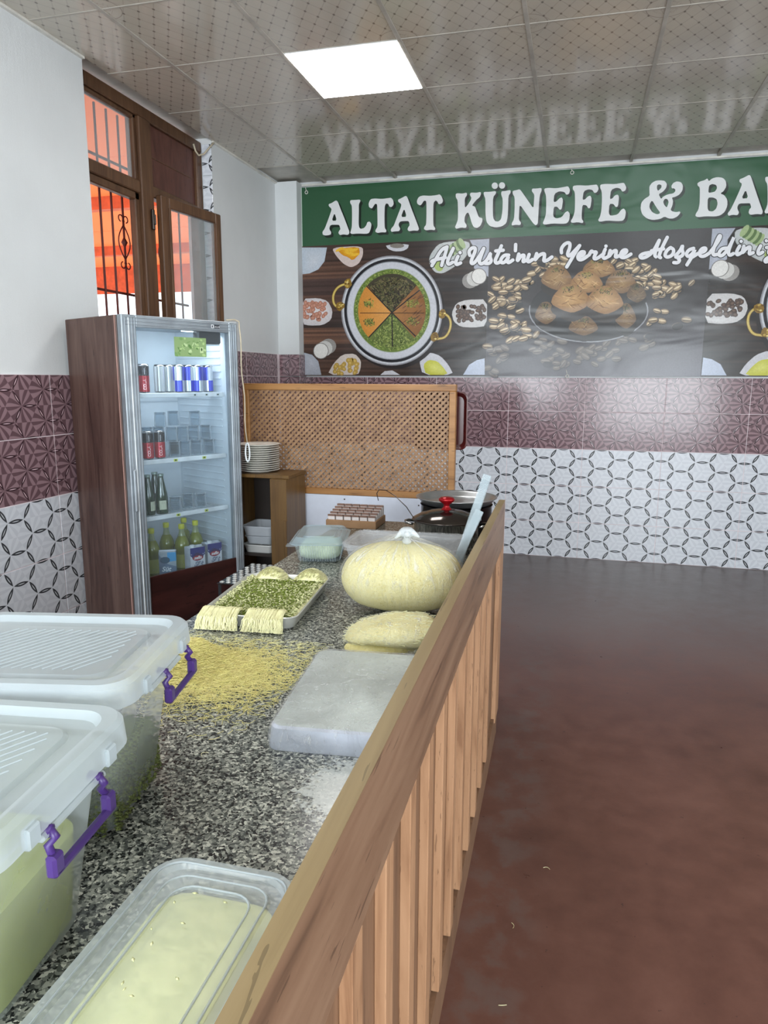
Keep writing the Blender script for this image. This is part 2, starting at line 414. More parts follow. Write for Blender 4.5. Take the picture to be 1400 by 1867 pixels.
class Art:
    """flat print: coloured polygons laid one over another a hair apart"""
    def __init__(s, put, eps=1e-5): s.cyc = None; s.i = 0; s.put = put; s.v = []; s.f = []; s.c = []; s.k = 0; s.eps = eps
    def on(s, n): s.cyc = (s.k+1, n); s.i = 0          # many small marks share a few layers
    def off(s): s.k = s.cyc[0]+s.cyc[1]; s.cyc = None
    def tick(s):
        if s.cyc: s.k = s.cyc[0]+s.i % s.cyc[1]; s.i += 1
        else: s.k += 1
    def poly(s, pts, col, holes=(), inner=None):
        s.tick(); n0 = len(s.v); loops = [list(pts)]+[list(h) for h in holes]
        if inner is not None and not holes:
            cx = sum(p[0] for p in pts)/len(pts); cy = sum(p[1] for p in pts)/len(pts)
            s.v.append(s.put(cx, cy, s.k*s.eps)); s.c.append(inner)
            for p in pts: s.v.append(s.put(p[0], p[1], s.k*s.eps)); s.c.append(col)
            n = len(pts)
            for i in range(n): s.f.append((n0, n0+1+i, n0+1+(i+1) % n))
            return
        tris = tessellate_polygon([[Vector((p[0], p[1], 0)) for p in l] for l in loops])
        for l in loops:
            for p in l: s.v.append(s.put(p[0], p[1], s.k*s.eps)); s.c.append(col)
        s.f += [tuple(n0+i for i in t) for t in tris]
    def rect(s, x0, y0, x1, y1, col, grid=1): s.poly([(x0, y0), (x1, y0), (x1, y1), (x0, y1)], col)
    def ell(s, cx, cy, rx, ry, col, rot=0, n=20, inner=None, jit=0, a0=0, a1=360):
        P = []
        full = a1-a0 >= 360
        for k in range(n+(0 if full else 1)):
            t = math.radians(a0+(a1-a0)*k/n); j = 1+random.uniform(-jit, jit)
            x, y = rx*j*math.cos(t), ry*j*math.sin(t); P.append((cx+x*math.cos(rot)-y*math.sin(rot), cy+x*math.sin(rot)+y*math.cos(rot)))
        if not full: P.append((cx, cy))
        s.poly(P, col, inner=inner)
    def stroke(s, pts, w, col, sm=3):
        P = smooth_line(pts, sm); Lf = []; Rt = []
        for i, p in enumerate(P):
            a = P[max(0, i-1)]; b = P[min(len(P)-1, i+1)]; dx, dy = b[0]-a[0], b[1]-a[1]; L = math.hypot(dx, dy)+1e-9
            Lf.append((p[0]-dy/L*w, p[1]+dx/L*w)); Rt.append((p[0]+dy/L*w, p[1]-dx/L*w))
        s.tick(); n0 = len(s.v); n = len(P)
        for i, p in enumerate(Lf+Rt): s.v.append(s.put(p[0], p[1], s.k*s.eps+(i % n)*3e-6)); s.c.append(col)
        for i in range(n-1): s.f.append((n0+i, n0+i+1, n0+n+i+1, n0+n+i))
        for e in (P[0], P[-1]): s.ell(e[0], e[1], w, w, col, n=10)
        return
    def build(s, name, mt, parent=None, label=None, me_only=False):
        me = bpy.data.meshes.new(name); me.from_pydata(s.v, [], s.f); me.update()
        at_ = me.color_attributes.new('ink', 'FLOAT_COLOR', 'POINT')
        arr = np.ones((len(s.v), 4), np.float32); arr[:, :3] = [lin(c) for c in s.c]
        at_.data.foreach_set('color', arr.ravel()); me.materials.append(mt)
        return me if me_only else link(name, me, None, parent, label)
def smooth_line(pts, it=3):
    P = [tuple(p) for p in pts]
    if len(P) < 3: return P
    for _ in range(it):
        Q = [P[0]]
        for a, b in zip(P[:-1], P[1:]): Q += [(a[0]*.75+b[0]*.25, a[1]*.75+b[1]*.25), (a[0]*.25+b[0]*.75, a[1]*.25+b[1]*.75)]
        Q.append(P[-1]); P = Q
    return P
def smooth_poly(P, it=2):
    for _ in range(it):
        Q = []
        for i in range(len(P)):
            a = P[i]; b = P[(i+1) % len(P)]; Q += [(a[0]*.8+b[0]*.2, a[1]*.8+b[1]*.2), (a[0]*.2+b[0]*.8, a[1]*.2+b[1]*.8)]
        P = Q
    return P
def text_tris(txt, size, shear=0, bold=0):
    c = bpy.data.curves.new('t', 'FONT'); c.body = txt; c.size = size; c.shear = shear; c.offset = bold; c.resolution_u = 3; c.align_x = 'CENTER'
    o = bpy.data.objects.new('t', c); COL.objects.link(o); dg = bpy.context.evaluated_depsgraph_get()
    me = bpy.data.meshes.new_from_object(o.evaluated_get(dg)); v = [q.co[:2] for q in me.vertices]; f = [tuple(p.vertices) for p in me.polygons]
    bpy.data.objects.remove(o); bpy.data.curves.remove(c); bpy.data.meshes.remove(me); return v, f
def art_text(art, txt, x, y, size, col, shear=0, bold=0, rot=0):
    v, f = text_tris(txt, size, shear, bold); art.k += 1; n0 = len(art.v); ca, sa = math.cos(rot), math.sin(rot)
    for p in v: art.v.append(art.put(x+p[0]*ca-p[1]*sa, y+p[0]*sa+p[1]*ca, art.k*art.eps)); art.c.append(col)
    art.f += [tuple(n0+i for i in q) for q in f]

# ================================================================ THE ROOM
XL, YB, ZC = -2.5, 6.01, 3.037
XR, YF = 3.5, -3.2
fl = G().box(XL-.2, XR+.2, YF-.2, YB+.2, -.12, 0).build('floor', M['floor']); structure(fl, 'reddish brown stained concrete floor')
ceil = G().box(XL-.2, XR+.2, YF-.2, YB+.2, 3.06, 3.16).build('ceiling', M['bar']); structure(ceil, 'suspended ceiling of grey foil tiles with diagonal dot pattern')
# left wall with the window opening
wl = G().box(-2.7, XL, YF, 3.45, 0, 3.06).box(-2.7, XL, 4.79, YB+.2, 0, 3.06).box(-2.7, XL, 3.45, 4.79, 0, 1.0).build('wall_left', M['wall']); structure(wl, 'white plastered left wall with tile dado')
wb = G().box(XL, XR+.2, YB, YB+.2, 0, 3.06).build('wall_back', M['wall']); structure(wb, 'white back wall with plum and white tile dado')
pil = G().box(XL, -2.31, 5.87, YB, 0, 3.04).build('trim_1', M['wall']); structure(pil, 'narrow white pilaster in the far left corner')
wr = G().box(XR, XR+.2, YF, YB, 0, .9).box(XR, XR+.2, YF, YB, 2.6, 3.06).box(XR, XR+.2, YF, -.5, .9, 2.6).box(XR, XR+.2, 2.9, YB, .9, 2.6).build('wall_right', M['wall']); structure(wr)
wf = G().box(XL, XR+.2, YF-.2, YF, 2.5, 3.06).box(XL, -2.2, YF-.2, YF, 0, 2.5).box(-.3, .35, YF-.2, YF, 0, 2.5).box(2.55, XR+.2, YF-.2, YF, 0, 2.5).box(-2.2, -.3, YF-.2, YF, 0, .95).build('wall_front', M['wall']); structure(wf)
# tiles --------------------------------------------------------
def tile_mesh(w, h, mt, oz=0):
    g = G(); g.box(0.0016, w-.0016, -.009, 0, .0016+oz, h-.0016+oz, .0022); return g.mesh('tile')
tm = {}
def tile(w, h, kind, parent, loc, rz=0, oz=0):
    key = (round(w, 3), round(h, 3), kind, round(oz, 3))
    if key not in tm: tm[key] = tile_mesh(w, h, None, oz); tm[key].materials.append(M[kind])
    o = link('tile', tm[key], None, parent); o.location = loc; o.rotation_euler = (0, 0, rz); return o
G().box(-2.31, XR, YB-.011, YB, 0, 1.466).build('grout_bed', M['grout'], wb)
rowsB = [(1.198, .268, 'tile_purple', .0), (.898, .3, 'tile_purple', 0), (.598, .3, 'tile_white', 0), (.298, .3, 'tile_white', 0), (0, .298, 'tile_white', 0)]
for z, h, k, oz in rowsB:
    tile(.562, h, k, wb, (-2.307, YB-.004, z))
    for i in range(-2, 6):
        tile(.6, h, k, wb, (-.5447+.6*i, YB-.004, z))
    tile(.245, h, k, wb, (-.5447+3.6, YB-.004, z))
rowsL = [(1.1713, .295, 'tile_purple'), (.8713, .3, 'tile_purple'), (.5713, .3, 'tile_white'), (.2713, .3, 'tile_white'), (0, .2713, 'tile_white')]
G().box(XL, XL+.011, .6, 3.45, 0, 1.466).box(XL, XL+.011, 4.79, 5.87, 0, 1.655).build('grout_bed', M['grout'], wl)
for z, h, k in rowsL:
    for i in range(-4, 1):
        w = .6 if i < 0 else .43
        tile(w, h, k, wl, (XL+.004, 3.019+.6*i, z), PI/2)
for z, h, k in [(1.47, .185, 'tile_purple'), (1.17, .3, 'tile_purple'), (.87, .3, 'tile_purple'), (.57, .3, 'tile_white'), (.27, .3, 'tile_white'), (0, .27, 'tile_white')]:
    tile(.42, h, k, wl, (XL+.004, 4.79, z), PI/2); tile(.6, h, k, wl, (XL+.004, 5.21, z), PI/2)
    tile(.185, h, k, pil, (XL+.006, 5.87, z)); tile(.14, h, k, pil, (-2.31, 5.87, z), PI/2)
# tile strip lining the window reveal
for i in range(4): tile(.075, .6 if i < 3 else .2, 'tile_white', wl, (-2.572, 4.79, 1.02+.6*i))
# ceiling grid -------------------------------------------------
X0, Y0 = -.907, 3.662
def ctile(w, d):
    g = G(); g.box(-w/2+.004, w/2-.004, -d/2+.004, d/2-.004, 0, .008, .002); me = g.mesh('ceiling_tile'); me.materials.append(M['ceil']); return me
cm = ctile(.6, .6); cml = ctile(.393, .6); cmb = ctile(.6, .346)
for j in range(-6, 4):
    for i in range(-2, 8):
        if (i, j) in ((-1, 0), (-1, -5)): continue
        if X0+.6*i+.6 > XR+.1: continue
        if j == 3: o = link('ceiling_tile', cmb, None, ceil); o.location = (X0+.6*i+.3, Y0+.6*j+.173, ZC+.003)
        else: o = link('ceiling_tile', cm, None, ceil); o.location = (X0+.6*i+.3, Y0+.6*j+.3, ZC+.003)
    if j < 3: o = link('ceiling_tile', cml, None, ceil); o.location = (-2.5+.1965, Y0+.6*j+.3, ZC+.003)
for i in range(-2, 8):
    x = X0+.6*i
    if x < XR: G().box(x-.010, x+.010, .06, YB, ZC-.001, ZC+.022, .001).build('grid_bar', M['bar'], ceil)
for j in range(-6, 4):
    y = Y0+.6*j; G().box(XL, XR, y-.0045, y+.0045, ZC+.001, ZC+.02, .0008).build('grid_bar', M['bar'], ceil)
tr1 = G().box(XL, XR, YB-.022, YB, ZC-.012, ZC+.003).box(XL, XL+.018, YF, 3.45, ZC-.008, ZC+.003).box(XL, XL+.018, 4.79, 5.87, ZC-.008, ZC+.003).build('trim_2', M['cream']); structure(tr1, 'white edge trim between ceiling and walls')
lp = thing('ceiling_light', 'square lit LED panel set in the tiled ceiling', 'light', (X0-.3, Y0+.3, ZC))
G().box(-.3, .3, -.3, .3, .0, .02).build('light_frame', M['white'], lp)
G().box(-.285, .285, -.285, .285, -.004, .0).build('diffuser', M['lamp'], lp)
fill_panel = thing('ceiling_light', 'added unseen LED fill panel above the near end of the counter', 'light', (X0-.3, Y0+.3-3.0, ZC))  # extra panel out of view, added to brighten the near counter
for ch in list(lp.children): c_ = ch.copy(); COL.objects.link(c_); c_.parent = fill_panel
# window on the left -------------------------------------------
win = bpy.data.objects.new('window_1', None); COL.objects.link(win); structure(win, 'brown framed window with open casement, bars behind it')
FX0, FX1 = -2.64, -2.575
def fr(y0, y1, z0, z1, x0=FX0, x1=FX1, nm='window_frame', mt='frame_brown', b=.006): return G().box(x0, x1, y0, y1, z0, z1, b).build(nm, M[mt], win)
fr(3.45, 4.79, 2.965, 3.035); fr(3.45, 3.53, 1.0, 2.965); fr(4.03, 4.155, 1.0, 2.965, FX0-.02, FX1+.01); fr(4.715, 4.79, 1.0, 2.965); fr(3.53, 4.03, 2.535, 2.605); fr(4.155, 4.715, 2.54, 2.61); fr(3.45, 4.79, 1.0, 1.07)
fr(3.985, 4.03, 1.07, 2.535, FX0+.01, FX1-.012, 'inner_sash'); fr(3.53, 4.03, 2.49, 2.535, FX0+.01, FX1-.012, 'inner_sash'); fr(4.0, 4.03, 2.605, 2.965, FX0+.01, FX1-.012, 'inner_sash'); fr(3.53, 4.03, 2.94, 2.965, FX0+.01, FX1-.012, 'inner_sash')
G().box(-2.612, -2.608, 3.53, 4.0, 2.605, 2.94).build('pane', M['pane'], win)
G().box(-2.615, -2.595, 4.155, 4.715, 2.61, 2.965, .004).build('infill_panel', M['win_panel'], win, 'dark wood grained infill panel')
G().box(-2.618, -2.592, 4.17, 4.7, 2.775, 2.781).build('panel_joint', M['frame_brown'], win)
# open casement
hg = np.array([-2.545, 4.17]); en = np.array([-2.452, 4.765]); Ls = float(np.linalg.norm(en-hg)); ang = math.atan2(en[1]-hg[1], en[0]-hg[0])
def leaf(x0, x1, z0, z1, nm='casement', mt='frame_brown', y0=-.02, y1=.022, b=.005):
    o = G().box(x0, x1, y0, y1, z0, z1, b).build(nm, M[mt], win); o.location = (hg[0], hg[1], 0); o.rotation_euler = (0, 0, ang); return o
leaf(0, .075, 1.1, 2.555); leaf(Ls-.06, Ls, 1.1, 2.555); leaf(.075, Ls-.06, 2.49, 2.555); leaf(.075, Ls-.06, 1.1, 1.17)
leaf(.062, .08, 1.17, 2.49, 'glazing_bead', y0=-.027, y1=-.018, b=.002); leaf(Ls-.066, Ls-.052, 1.17, 2.49, 'glazing_bead', y0=-.027, y1=-.018, b=.002)
leaf(.075, Ls-.06, 1.17, 2.49, 'casement_pane', 'pane', -.003, .003, 0)
G().box(-2.56, -2.545, 4.10, 4.125, 2.34, 2.46, .004).box(-2.55, -2.535, 4.105, 4.12, 2.37, 2.43, .003).build('hinge', M['darksteel'], win)
# iron grille outside
gr = thing('window_grille', 'dark red iron window bars with scroll ornaments outside the left window', 'grille', (-2.72, 4.0, 1.1))
for k in range(-4, 7):
    y = .05+.1085*k
    if -.5 < y < .78:
        g = G()
        if k in (0, -4): pass
        g.tube([(0, y, 0), (0, y, 1.88)], .0075, 6, False); g.build('bar', M['iron'], gr)
for z in (.86, 1.60): G().box(-.004, .004, -.5, .78, z-.007, z+.007).build('crossbar', M['iron'], gr)
def scroll(yc, zc):
    g = G()
    for s in (-1, 1):
        pts = [(0, yc+s*.004, zc+.12)]
        for t in np.linspace(0, 1, 9): pts.append((0, yc+s*(.006+.052*math.sin(PI*t)), zc+.095-.19*t))
        g.tube(pts, .004, 5)
        for e in (1, -1):
            c = np.array([0, yc+s*.026, zc+e*.135]); g.tube([c+np.array([0, -s*.022*math.cos(a)*(1-.1*a/5), e*.02*math.sin(a)*(1-.1*a/5)]) for a in np.linspace(-.8, 4.6, 12)], .0038, 5)
    g.tube([(0, yc-.001, zc+.03), (0, yc, zc), (0, yc, zc-.03)], [.004, .02, .004], 7); g.build('scroll', M['iron'], gr)
scroll(.05, 1.165); scroll(-.384, 1.165); scroll(.05+.1085*4, 1.165)
# the covered yard seen through the window
can = thing('canopy', 'orange canopy over the yard outside the window', 'canopy', (-7.5, 6, 3.22))
for k in range(9):
    G().box(-4.75, 4.75, -7+1.3*k+.01, -7+1.3*k+1.29, 0, .02).build('canopy_sheet', M['orange'], can)
G().box(-4.75, 4.75, 4.62, 4.66, -.42, .02).build('valance', M['beam'], can)
for y in (-2.4, .6, 3.0): G().box(-4.75, 4.75, y, y+.1, -.12, 0).build('beam', M['beam'], can)
gd = G().box(-40, -2.7, -20, 40, -.2, -.02).build('ground', M['pavement']); structure(gd, 'pale ground outside')
post = thing('canopy_post', 'brown wooden post under the orange canopy', 'post', (-8.6, 10.3, -.02)); G().box(-.09, .09, -.09, .09, 0, 3.2, .01).build('shaft', M['lattice_frame'], post); G().box(-.2, .2, -.05, .05, 2.72, 2.8).build('bracket', M['iron'], post)

# ================================================================ WALL BANNER
YW = 5.975
ban = thing('wall_banner', 'wide printed shop banner, green heading over dessert photographs', 'banner', (0, 0, 0))
def putw(x, y, k):
    X, Z = at(x, y, YW); return (X, YW-k, Z)
aX = lambda x, y=600: at(x, y, YW)[0]
ZT, ZM, ZB = 3.012, 2.5465, 1.478
MID = at(872.6, 503, YW)[0]+at(1312.8, 491.7, YW)[0]           # mirror line of the two side photographs
XE = -2.312; XW = MID-XE
base = G().box(XE, XW, YW+.0005, YW+.002, ZB, ZT).build('vinyl_sheet', M['white'], ban)
GREEN = (52, 90, 64)
def strip(a, x0, x1, z0, z1, c, n=1):
    a.k += 1; n0 = len(a.v)
    for z in (z0, z1):
        for i in range(n+1): a.v.append((x0+(x1-x0)*i/n, YW-a.k*a.eps, z)); a.c.append(c)
    for i in range(n): a.f.append((n0+i, n0+i+1, n0+n+2+i, n0+n+1+i))
a = Art(putw, 1e-4); strip(a, XE, XW, ZM, ZT, GREEN); strip(a, XE, XE+.006, ZM, ZT, (196, 214, 200)); a.build('green_heading', M['vinyl'], ban)
# --- dessert photographs
P = Art(putw)
def side_photo(P, mirror):
    ox, oy, sc = 530, 280, 3.1818
    def pt(x, y):
        X, Z = at(ox+x/sc, oy+y/sc, YW); return ((MID-X) if mirror else X, Z)
    P.put = lambda x, y, k: (x, YW-k, y)
    def poly(pts, col, inner=None, sm=0):
        q = [pt(*p) for p in pts]
        if sm: q = smooth_poly(q, sm)
        P.poly(q, col, inner=inner)
    def ell(cx, cy, rx, ry, col, rot=0, inner=None, n=20, jit=0):
        P.poly([pt(cx+rx*(1+random.uniform(-jit, jit))*math.cos(t)*math.cos(rot)-ry*math.sin(t)*math.sin(rot), cy+rx*math.cos(t)*math.sin(rot)+ry*(1+random.uniform(-jit, jit))*math.sin(t)*math.cos(rot)) for t in [2*PI*k/n for k in range(n)]], col, inner=inner)
    xl = XE if not mirror else MID-XE; xr = aX(887) if not mirror else MID-aX(887)
    # table planks
    cols = [(88, 64, 52), (72, 52, 44), (96, 68, 54), (60, 46, 42), (84, 60, 50), (66, 50, 46), (92, 66, 54), (70, 52, 46)]
    for i in range(64):
        z0 = ZB+(ZM-ZB)*i/64; c = cols[(i//8) % 8]; d = random.uniform(.78, 1.18)
        c = tuple(v*d for v in c)
        P.k += 1; n0 = len(P.v); n = 6
        for z in (z0, z0+(ZM-ZB)/64):
            for t in range(n+1):
                f = 1.12-.75*(t/n); P.v.append((xl+(xr-xl)*t/n, YW-P.k*P.eps, z)); P.c.append(tuple(min(255, v*f+4) for v in c))
        for t in range(n): P.f.append((n0+t, n0+t+1, n0+n+2+t, n0+n+1+t))
    W = (206, 206, 212); SH = (40, 30, 28)
    poly([(65, 545), (210, 545), (196, 625), (160, 672), (110, 695), (68, 700)], (190, 200, 212), (208, 212, 220))
    poly([(236, 545), (418, 535), (420, 590), (395, 640), (350, 662), (305, 640), (262, 592)], (214, 196, 190), sm=2)
    poly([(262, 552), (395, 540), (402, 580), (360, 622), (330, 600), (300, 590)], (214, 140, 26), (238, 186, 50), 1)
    for i in range(6): ell(330+random.uniform(-50, 50), 575+random.uniform(-20, 25), 26, 8, (240, 190, 60), random.uniform(-.8, .4), n=10)
    poly([(550, 530), (686, 524), (680, 550), (650, 566), (600, 568), (562, 552)], W, sm=1); ell(617, 535, 42, 14, (130, 124, 116), n=12)
    poly([(1038, 502), (1152, 495), (1146, 715), (1120, 700), (1062, 665), (1070, 560)], (172, 176, 190), (196, 200, 212))
    poly([(862, 515), (1040, 504), (1035, 570), (1000, 620), (930, 670), (880, 697), (835, 690), (802, 640), (806, 590)], (196, 200, 200), (214, 218, 218), 2)
    for i in range(7): ell(915+i*13, 575-i*9, 16, 34, (96, 122, 76) if i % 2 else (168, 188, 138), -.5, n=12)
    ell(858, 650, 26, 34, (176, 196, 116), -.4)
    for cx, cy, bx, by in ((1092, 712, 1040, 738), (175, 1145, 218, 1118)):
        ell(bx, by, 46, 44, (150, 146, 142), -.3); ell((cx+bx)/2, (cy+by)/2, 46, 44, (206, 204, 200), -.3); ell(cx, cy, 45, 47, (120, 116, 112)); ell(cx, cy, 41, 43, (232, 230, 226))
    poly([(68, 842), (160, 838), (215, 855), (243, 910), (235, 965), (185, 996), (110, 998), (70, 990)], (206, 200, 202), (226, 220, 220), 1)
    P.on(14)
    for i in range(46):
        x = random.uniform(78, 205); y = random.uniform(862, 965); ell(x, y, 15, 11, (168, 112, 92), random.uniform(0, 3), (216, 160, 138), 8)
    P.off()
    poly([(1140, 845), (1020, 848), (960, 868), (933, 925), (945, 975), (985, 1005), (1060, 1010), (1136, 1000)], (206, 204, 204), (220, 218, 218), 1)
    P.on(14)
    for i in range(44):
        x = random.uniform(968, 1130); y = random.uniform(885, 970); ell(x, y, 15, 12, (52, 36, 32), random.uniform(0, 3), (124, 98, 82), 8)
    P.off()
    poly([(78, 1155), (125, 1168), (160, 1205), (178, 1284), (78, 1284)], (178, 184, 196), (196, 200, 210))
    poly([(212, 1284), (250, 1215), (300, 1165), (372, 1160), (408, 1200), (405, 1250), (390, 1284)], (216, 204, 196), sm=1)
    P.on(14)
    for i in range(44):
        x = random.uniform(255, 388); y = random.uniform(1192, 1276)
        if y > 1192+(330-x)*.5: ell(x, y, 14, 12, (176, 140, 60), random.uniform(0, 3), (226, 196, 110), 8)
    P.off()
    poly([(520, 1284), (545, 1262), (590, 1258), (634, 1284)], W)
    poly([(745, 1200), (770, 1165), (815, 1154), (870, 1175), (915, 1225), (945, 1284), (765, 1284)], W, sm=1)
    poly([(768, 1225), (800, 1196), (850, 1204), (885, 1240), (915, 1284), (785, 1284)], (196, 196, 60), (222, 222, 110), 1)
    poly([(1000, 1284), (1035, 1225), (1080, 1198), (1125, 1188), (1125, 1284)], (186, 196, 216))
    # plate shadow, rim rings
    C = (587, 911)
    ell(C[0]+14, C[1]+16, 296, 322, (34, 26, 26), n=48)
    for rx, ry, c, inn in ((294, 319, (150, 150, 156), (150, 150, 156)), (287, 312, (206, 208, 214), (206, 208, 214)), (277, 301, (22, 22, 30), (22, 22, 30)), (262, 285, (150, 154, 160), (150, 154, 160)), (258, 280, (206, 208, 216), (206, 208, 216)), (224, 245, (176, 182, 176), (176, 182, 176)), (221, 241, (104, 126, 52), (104, 126, 52))):
        ell(C[0], C[1], rx, ry, c, n=64)
    P.on(14)
    for i in range(420):
        t = random.uniform(0, 2*PI); r = random.uniform(.90, 1.0); ell(C[0]+216*r*math.cos(t), C[1]+236*r*math.sin(t), 7, 3, random.choice([(136, 156, 72), (84, 104, 40), (160, 170, 90)]), random.uniform(0, 3), n=5)
    P.off()
    def sector(a0, a1, col, inner, n=16):
        q = [(C[0], C[1]+12)]+[(C[0]+196*math.cos(math.radians(a0+(a1-a0)*k/n)), C[1]+214*math.sin(math.radians(a0+(a1-a0)*k/n))) for k in range(n+1)]
        P.k += 1; n0 = len(P.v)
        for i, p in enumerate(q):
            x, z = pt(*p); P.v.append((x, YW-P.k*P.eps, z)); P.c.append(inner if i == 0 else col)
        for i in range(1, n+1): P.f.append((n0, n0+i, n0+i+1))
    sector(-137, -43, (62, 56, 36), (44, 34, 24)); sector(48, 134, (104, 118, 52), (84, 98, 44)); sector(134, 223, (206, 136, 52), (222, 160, 84)); sector(-43, 48, (138, 90, 44), (178, 124, 70))
    P.on(14)
    for i in range(620):
        t = math.radians(random.uniform(-134, -46)); r = math.sqrt(random.random())*.95
        ell(C[0]+196*r*math.cos(t), C[1]+10+214*r*math.sin(t), 9, 3, random.choice([(96, 92, 52), (40, 32, 24), (118, 108, 70), (70, 74, 40)]), random.uniform(0, 3), n=5)
    P.off()
    P.on(14)
    for i in range(560):
        t = math.radians(random.uniform(52, 130)); r = math.sqrt(random.random())*.95
        ell(C[0]+196*r*math.cos(t), C[1]+10+214*r*math.sin(t), 8, 3, random.choice([(132, 150, 72), (74, 92, 40), (158, 168, 92), (96, 112, 50)]), random.uniform(0, 3), n=5)
    P.off()
    P.on(14)
    for cx, cy, c in ((455, 870, 0), (455, 980, 0), (708, 870, 1), (706, 975, 1)):
        for i in range(70):
            t = random.uniform(0, 2*PI); r = random.random()*34; ell(cx+r*math.cos(t)*1.05, cy+r*math.sin(t)*.75, 8, 3, random.choice([(120, 124, 50), (156, 160, 70), (88, 92, 40)]), random.uniform(0, 3), n=5)
    P.off()
    P.on(14)
    for i in range(60):
        ell(C[0]+random.uniform(60, 180), C[1]+random.uniform(-90, 90), 18, 2, (150, 104, 66) if i % 2 else (84, 50, 30), -.6, n=5)
    P.off()
    def ln(p, q_, w, c):
        dx, dy = q_[0]-p[0], q_[1]-p[1]; L = math.hypot(dx, dy); nx, ny = -dy/L*w, dx/L*w
        poly([(p[0]+nx, p[1]+ny), (q_[0]+nx, q_[1]+ny), (q_[0]-nx, q_[1]-ny), (p[0]-nx, p[1]-ny)], c)
    ctr = (587, 923); K = (30, 22, 18)
    for e in ((440, 768), (748, 792), (452, 1068), (726, 1062), (590, 1120)): ln(ctr, e, 3.2, K)
    ln((402, 925), (775, 925), 2, (60, 34, 20))
    def arc(pts, w, c):
        s_ = smooth_line(pts, 2)
        for p, q_ in zip(s_[:-1], s_[1:]): ln(p, q_, w, c); ell(q_[0], q_[1], w, w, c, n=6)
    for pts in ([(335, 752), (275, 770), (244, 820), (250, 880), (288, 895)], [(878, 920), (925, 950), (930, 1010), (900, 1068), (850, 1076)]):
        arc(pts, 8, (120, 90, 30)); arc(pts, 5, (214, 190, 104))
    for cx, cy in ((332, 755), (288, 885), (880, 932), (835, 1062)):
        ell(cx, cy, 24, 28, (140, 108, 40), .3, n=9, jit=.2)
        for i in range(9): ell(cx+random.uniform(-14, 14), cy+random.uniform(-18, 18), 7, 5, random.choice([(236, 216, 140), (196, 166, 76), (110, 80, 26)]), n=6)
side_photo(P, False); P.k = 0; side_photo(P, True)
P.build('side_photographs', M['vinyl_photo'], ban)
# --- middle photograph
Pm = Art(lambda x, y, k: (x, YW-k, y))
def pm(x, y): return at(880+x/3.5, 460+y/3.5, YW)
xl, xr = aX(887), MID-aX(887)
nx_, nz_ = 10, 14; Pm.k += 1; n0 = 0
for j in range(nz_+1):
    for i in range(nx_+1):
        t = j/nz_; b = (46, 41, 42); w_ = max(0, 1-t*1.9)*(.45+.5*i/nx_)
        Pm.v.append((xl+(xr-xl)*i/nx_, YW-Pm.eps, ZB+(ZM-ZB)*t)); Pm.c.append(tuple(p+(q_-p)*w_*.62 for p, q_ in zip(b, (150, 152, 170))))  # lower bluish haze: partly print, partly window reflection painted into the colour
for j in range(nz_):
    for i in range(nx_): A = j*(nx_+1)+i; Pm.f.append((A, A+1, A+nx_+2, A+nx_+1))
def pmel(cx, cy, rx, ry, col, rot=0, inner=None, n=14, jit=0):
    q = [pm(cx+rx*(1+random.uniform(-jit, jit))*math.cos(t)*math.cos(rot)-ry*math.sin(t)*math.sin(rot), cy+rx*math.cos(t)*math.sin(rot)+ry*(1+random.uniform(-jit, jit))*math.sin(t)*math.cos(rot)) for t in [2*PI*k/n for k in range(n)]]
    Pm.poly(q, col, inner=inner)
def nut(x, y, f=1.0):
    if x < 22: return
    r = random.uniform(-.9, .6); s_ = random.uniform(.85, 1.15)
    c = lambda q_: tuple(v*f+(84, 84, 92)[i]*(1-f) for i, v in enumerate(q_))
    pmel(x+3, y+4, 33*s_, 20*s_, c((26, 22, 20)), r); pmel(x, y, 31*s_, 18*s_, c((120, 100, 78)), r, c((196, 172, 136)))
    pmel(x+3*math.sin(r), y-3, 27*s_, 5*s_, c((226, 206, 172)), r, n=8)
    if random.random() < .6: pmel(x, y+5*s_, 24*s_, 3*s_, c((84, 66, 48)), r, n=8)
Pm.on(60)
for cx, cy, sx, sy, n in ((200, 215, 120, 50, 22), (130, 400, 110, 100, 30), (215, 510, 70, 55, 12), (130, 290, 100, 40, 10), (380, 110, 70, 50, 14), (470, 60, 90, 30, 8), (900, 90, 70, 45, 12), (1050, 200, 90, 80, 18), (1170, 230, 80, 50, 18), (1010, 100, 40, 30, 5), (1110, 400, 60, 60, 5)):
    for i in range(n): nut(cx+random.uniform(-1, 1)*sx, cy+random.uniform(-1, 1)*sy, 1)
Pm.off()
Pm.on(8)
for x, y in ((1332, 195), (30, 600), (340, 525), (1300, 430), (1240, 470)): nut(x, y, .8)
Pm.off()
Pm.on(60)
for cx, cy, sx, sy, n in ((80, 690, 70, 90, 12), (420, 570, 100, 40, 8), (560, 680, 160, 60, 20), (800, 620, 110, 60, 10), (1000, 560, 140, 60, 8), (320, 640, 70, 40, 4)):
    for i in range(n): nut(cx+random.uniform(-1, 1)*sx, cy+random.uniform(-1, 1)*sy, .38)
Pm.off()
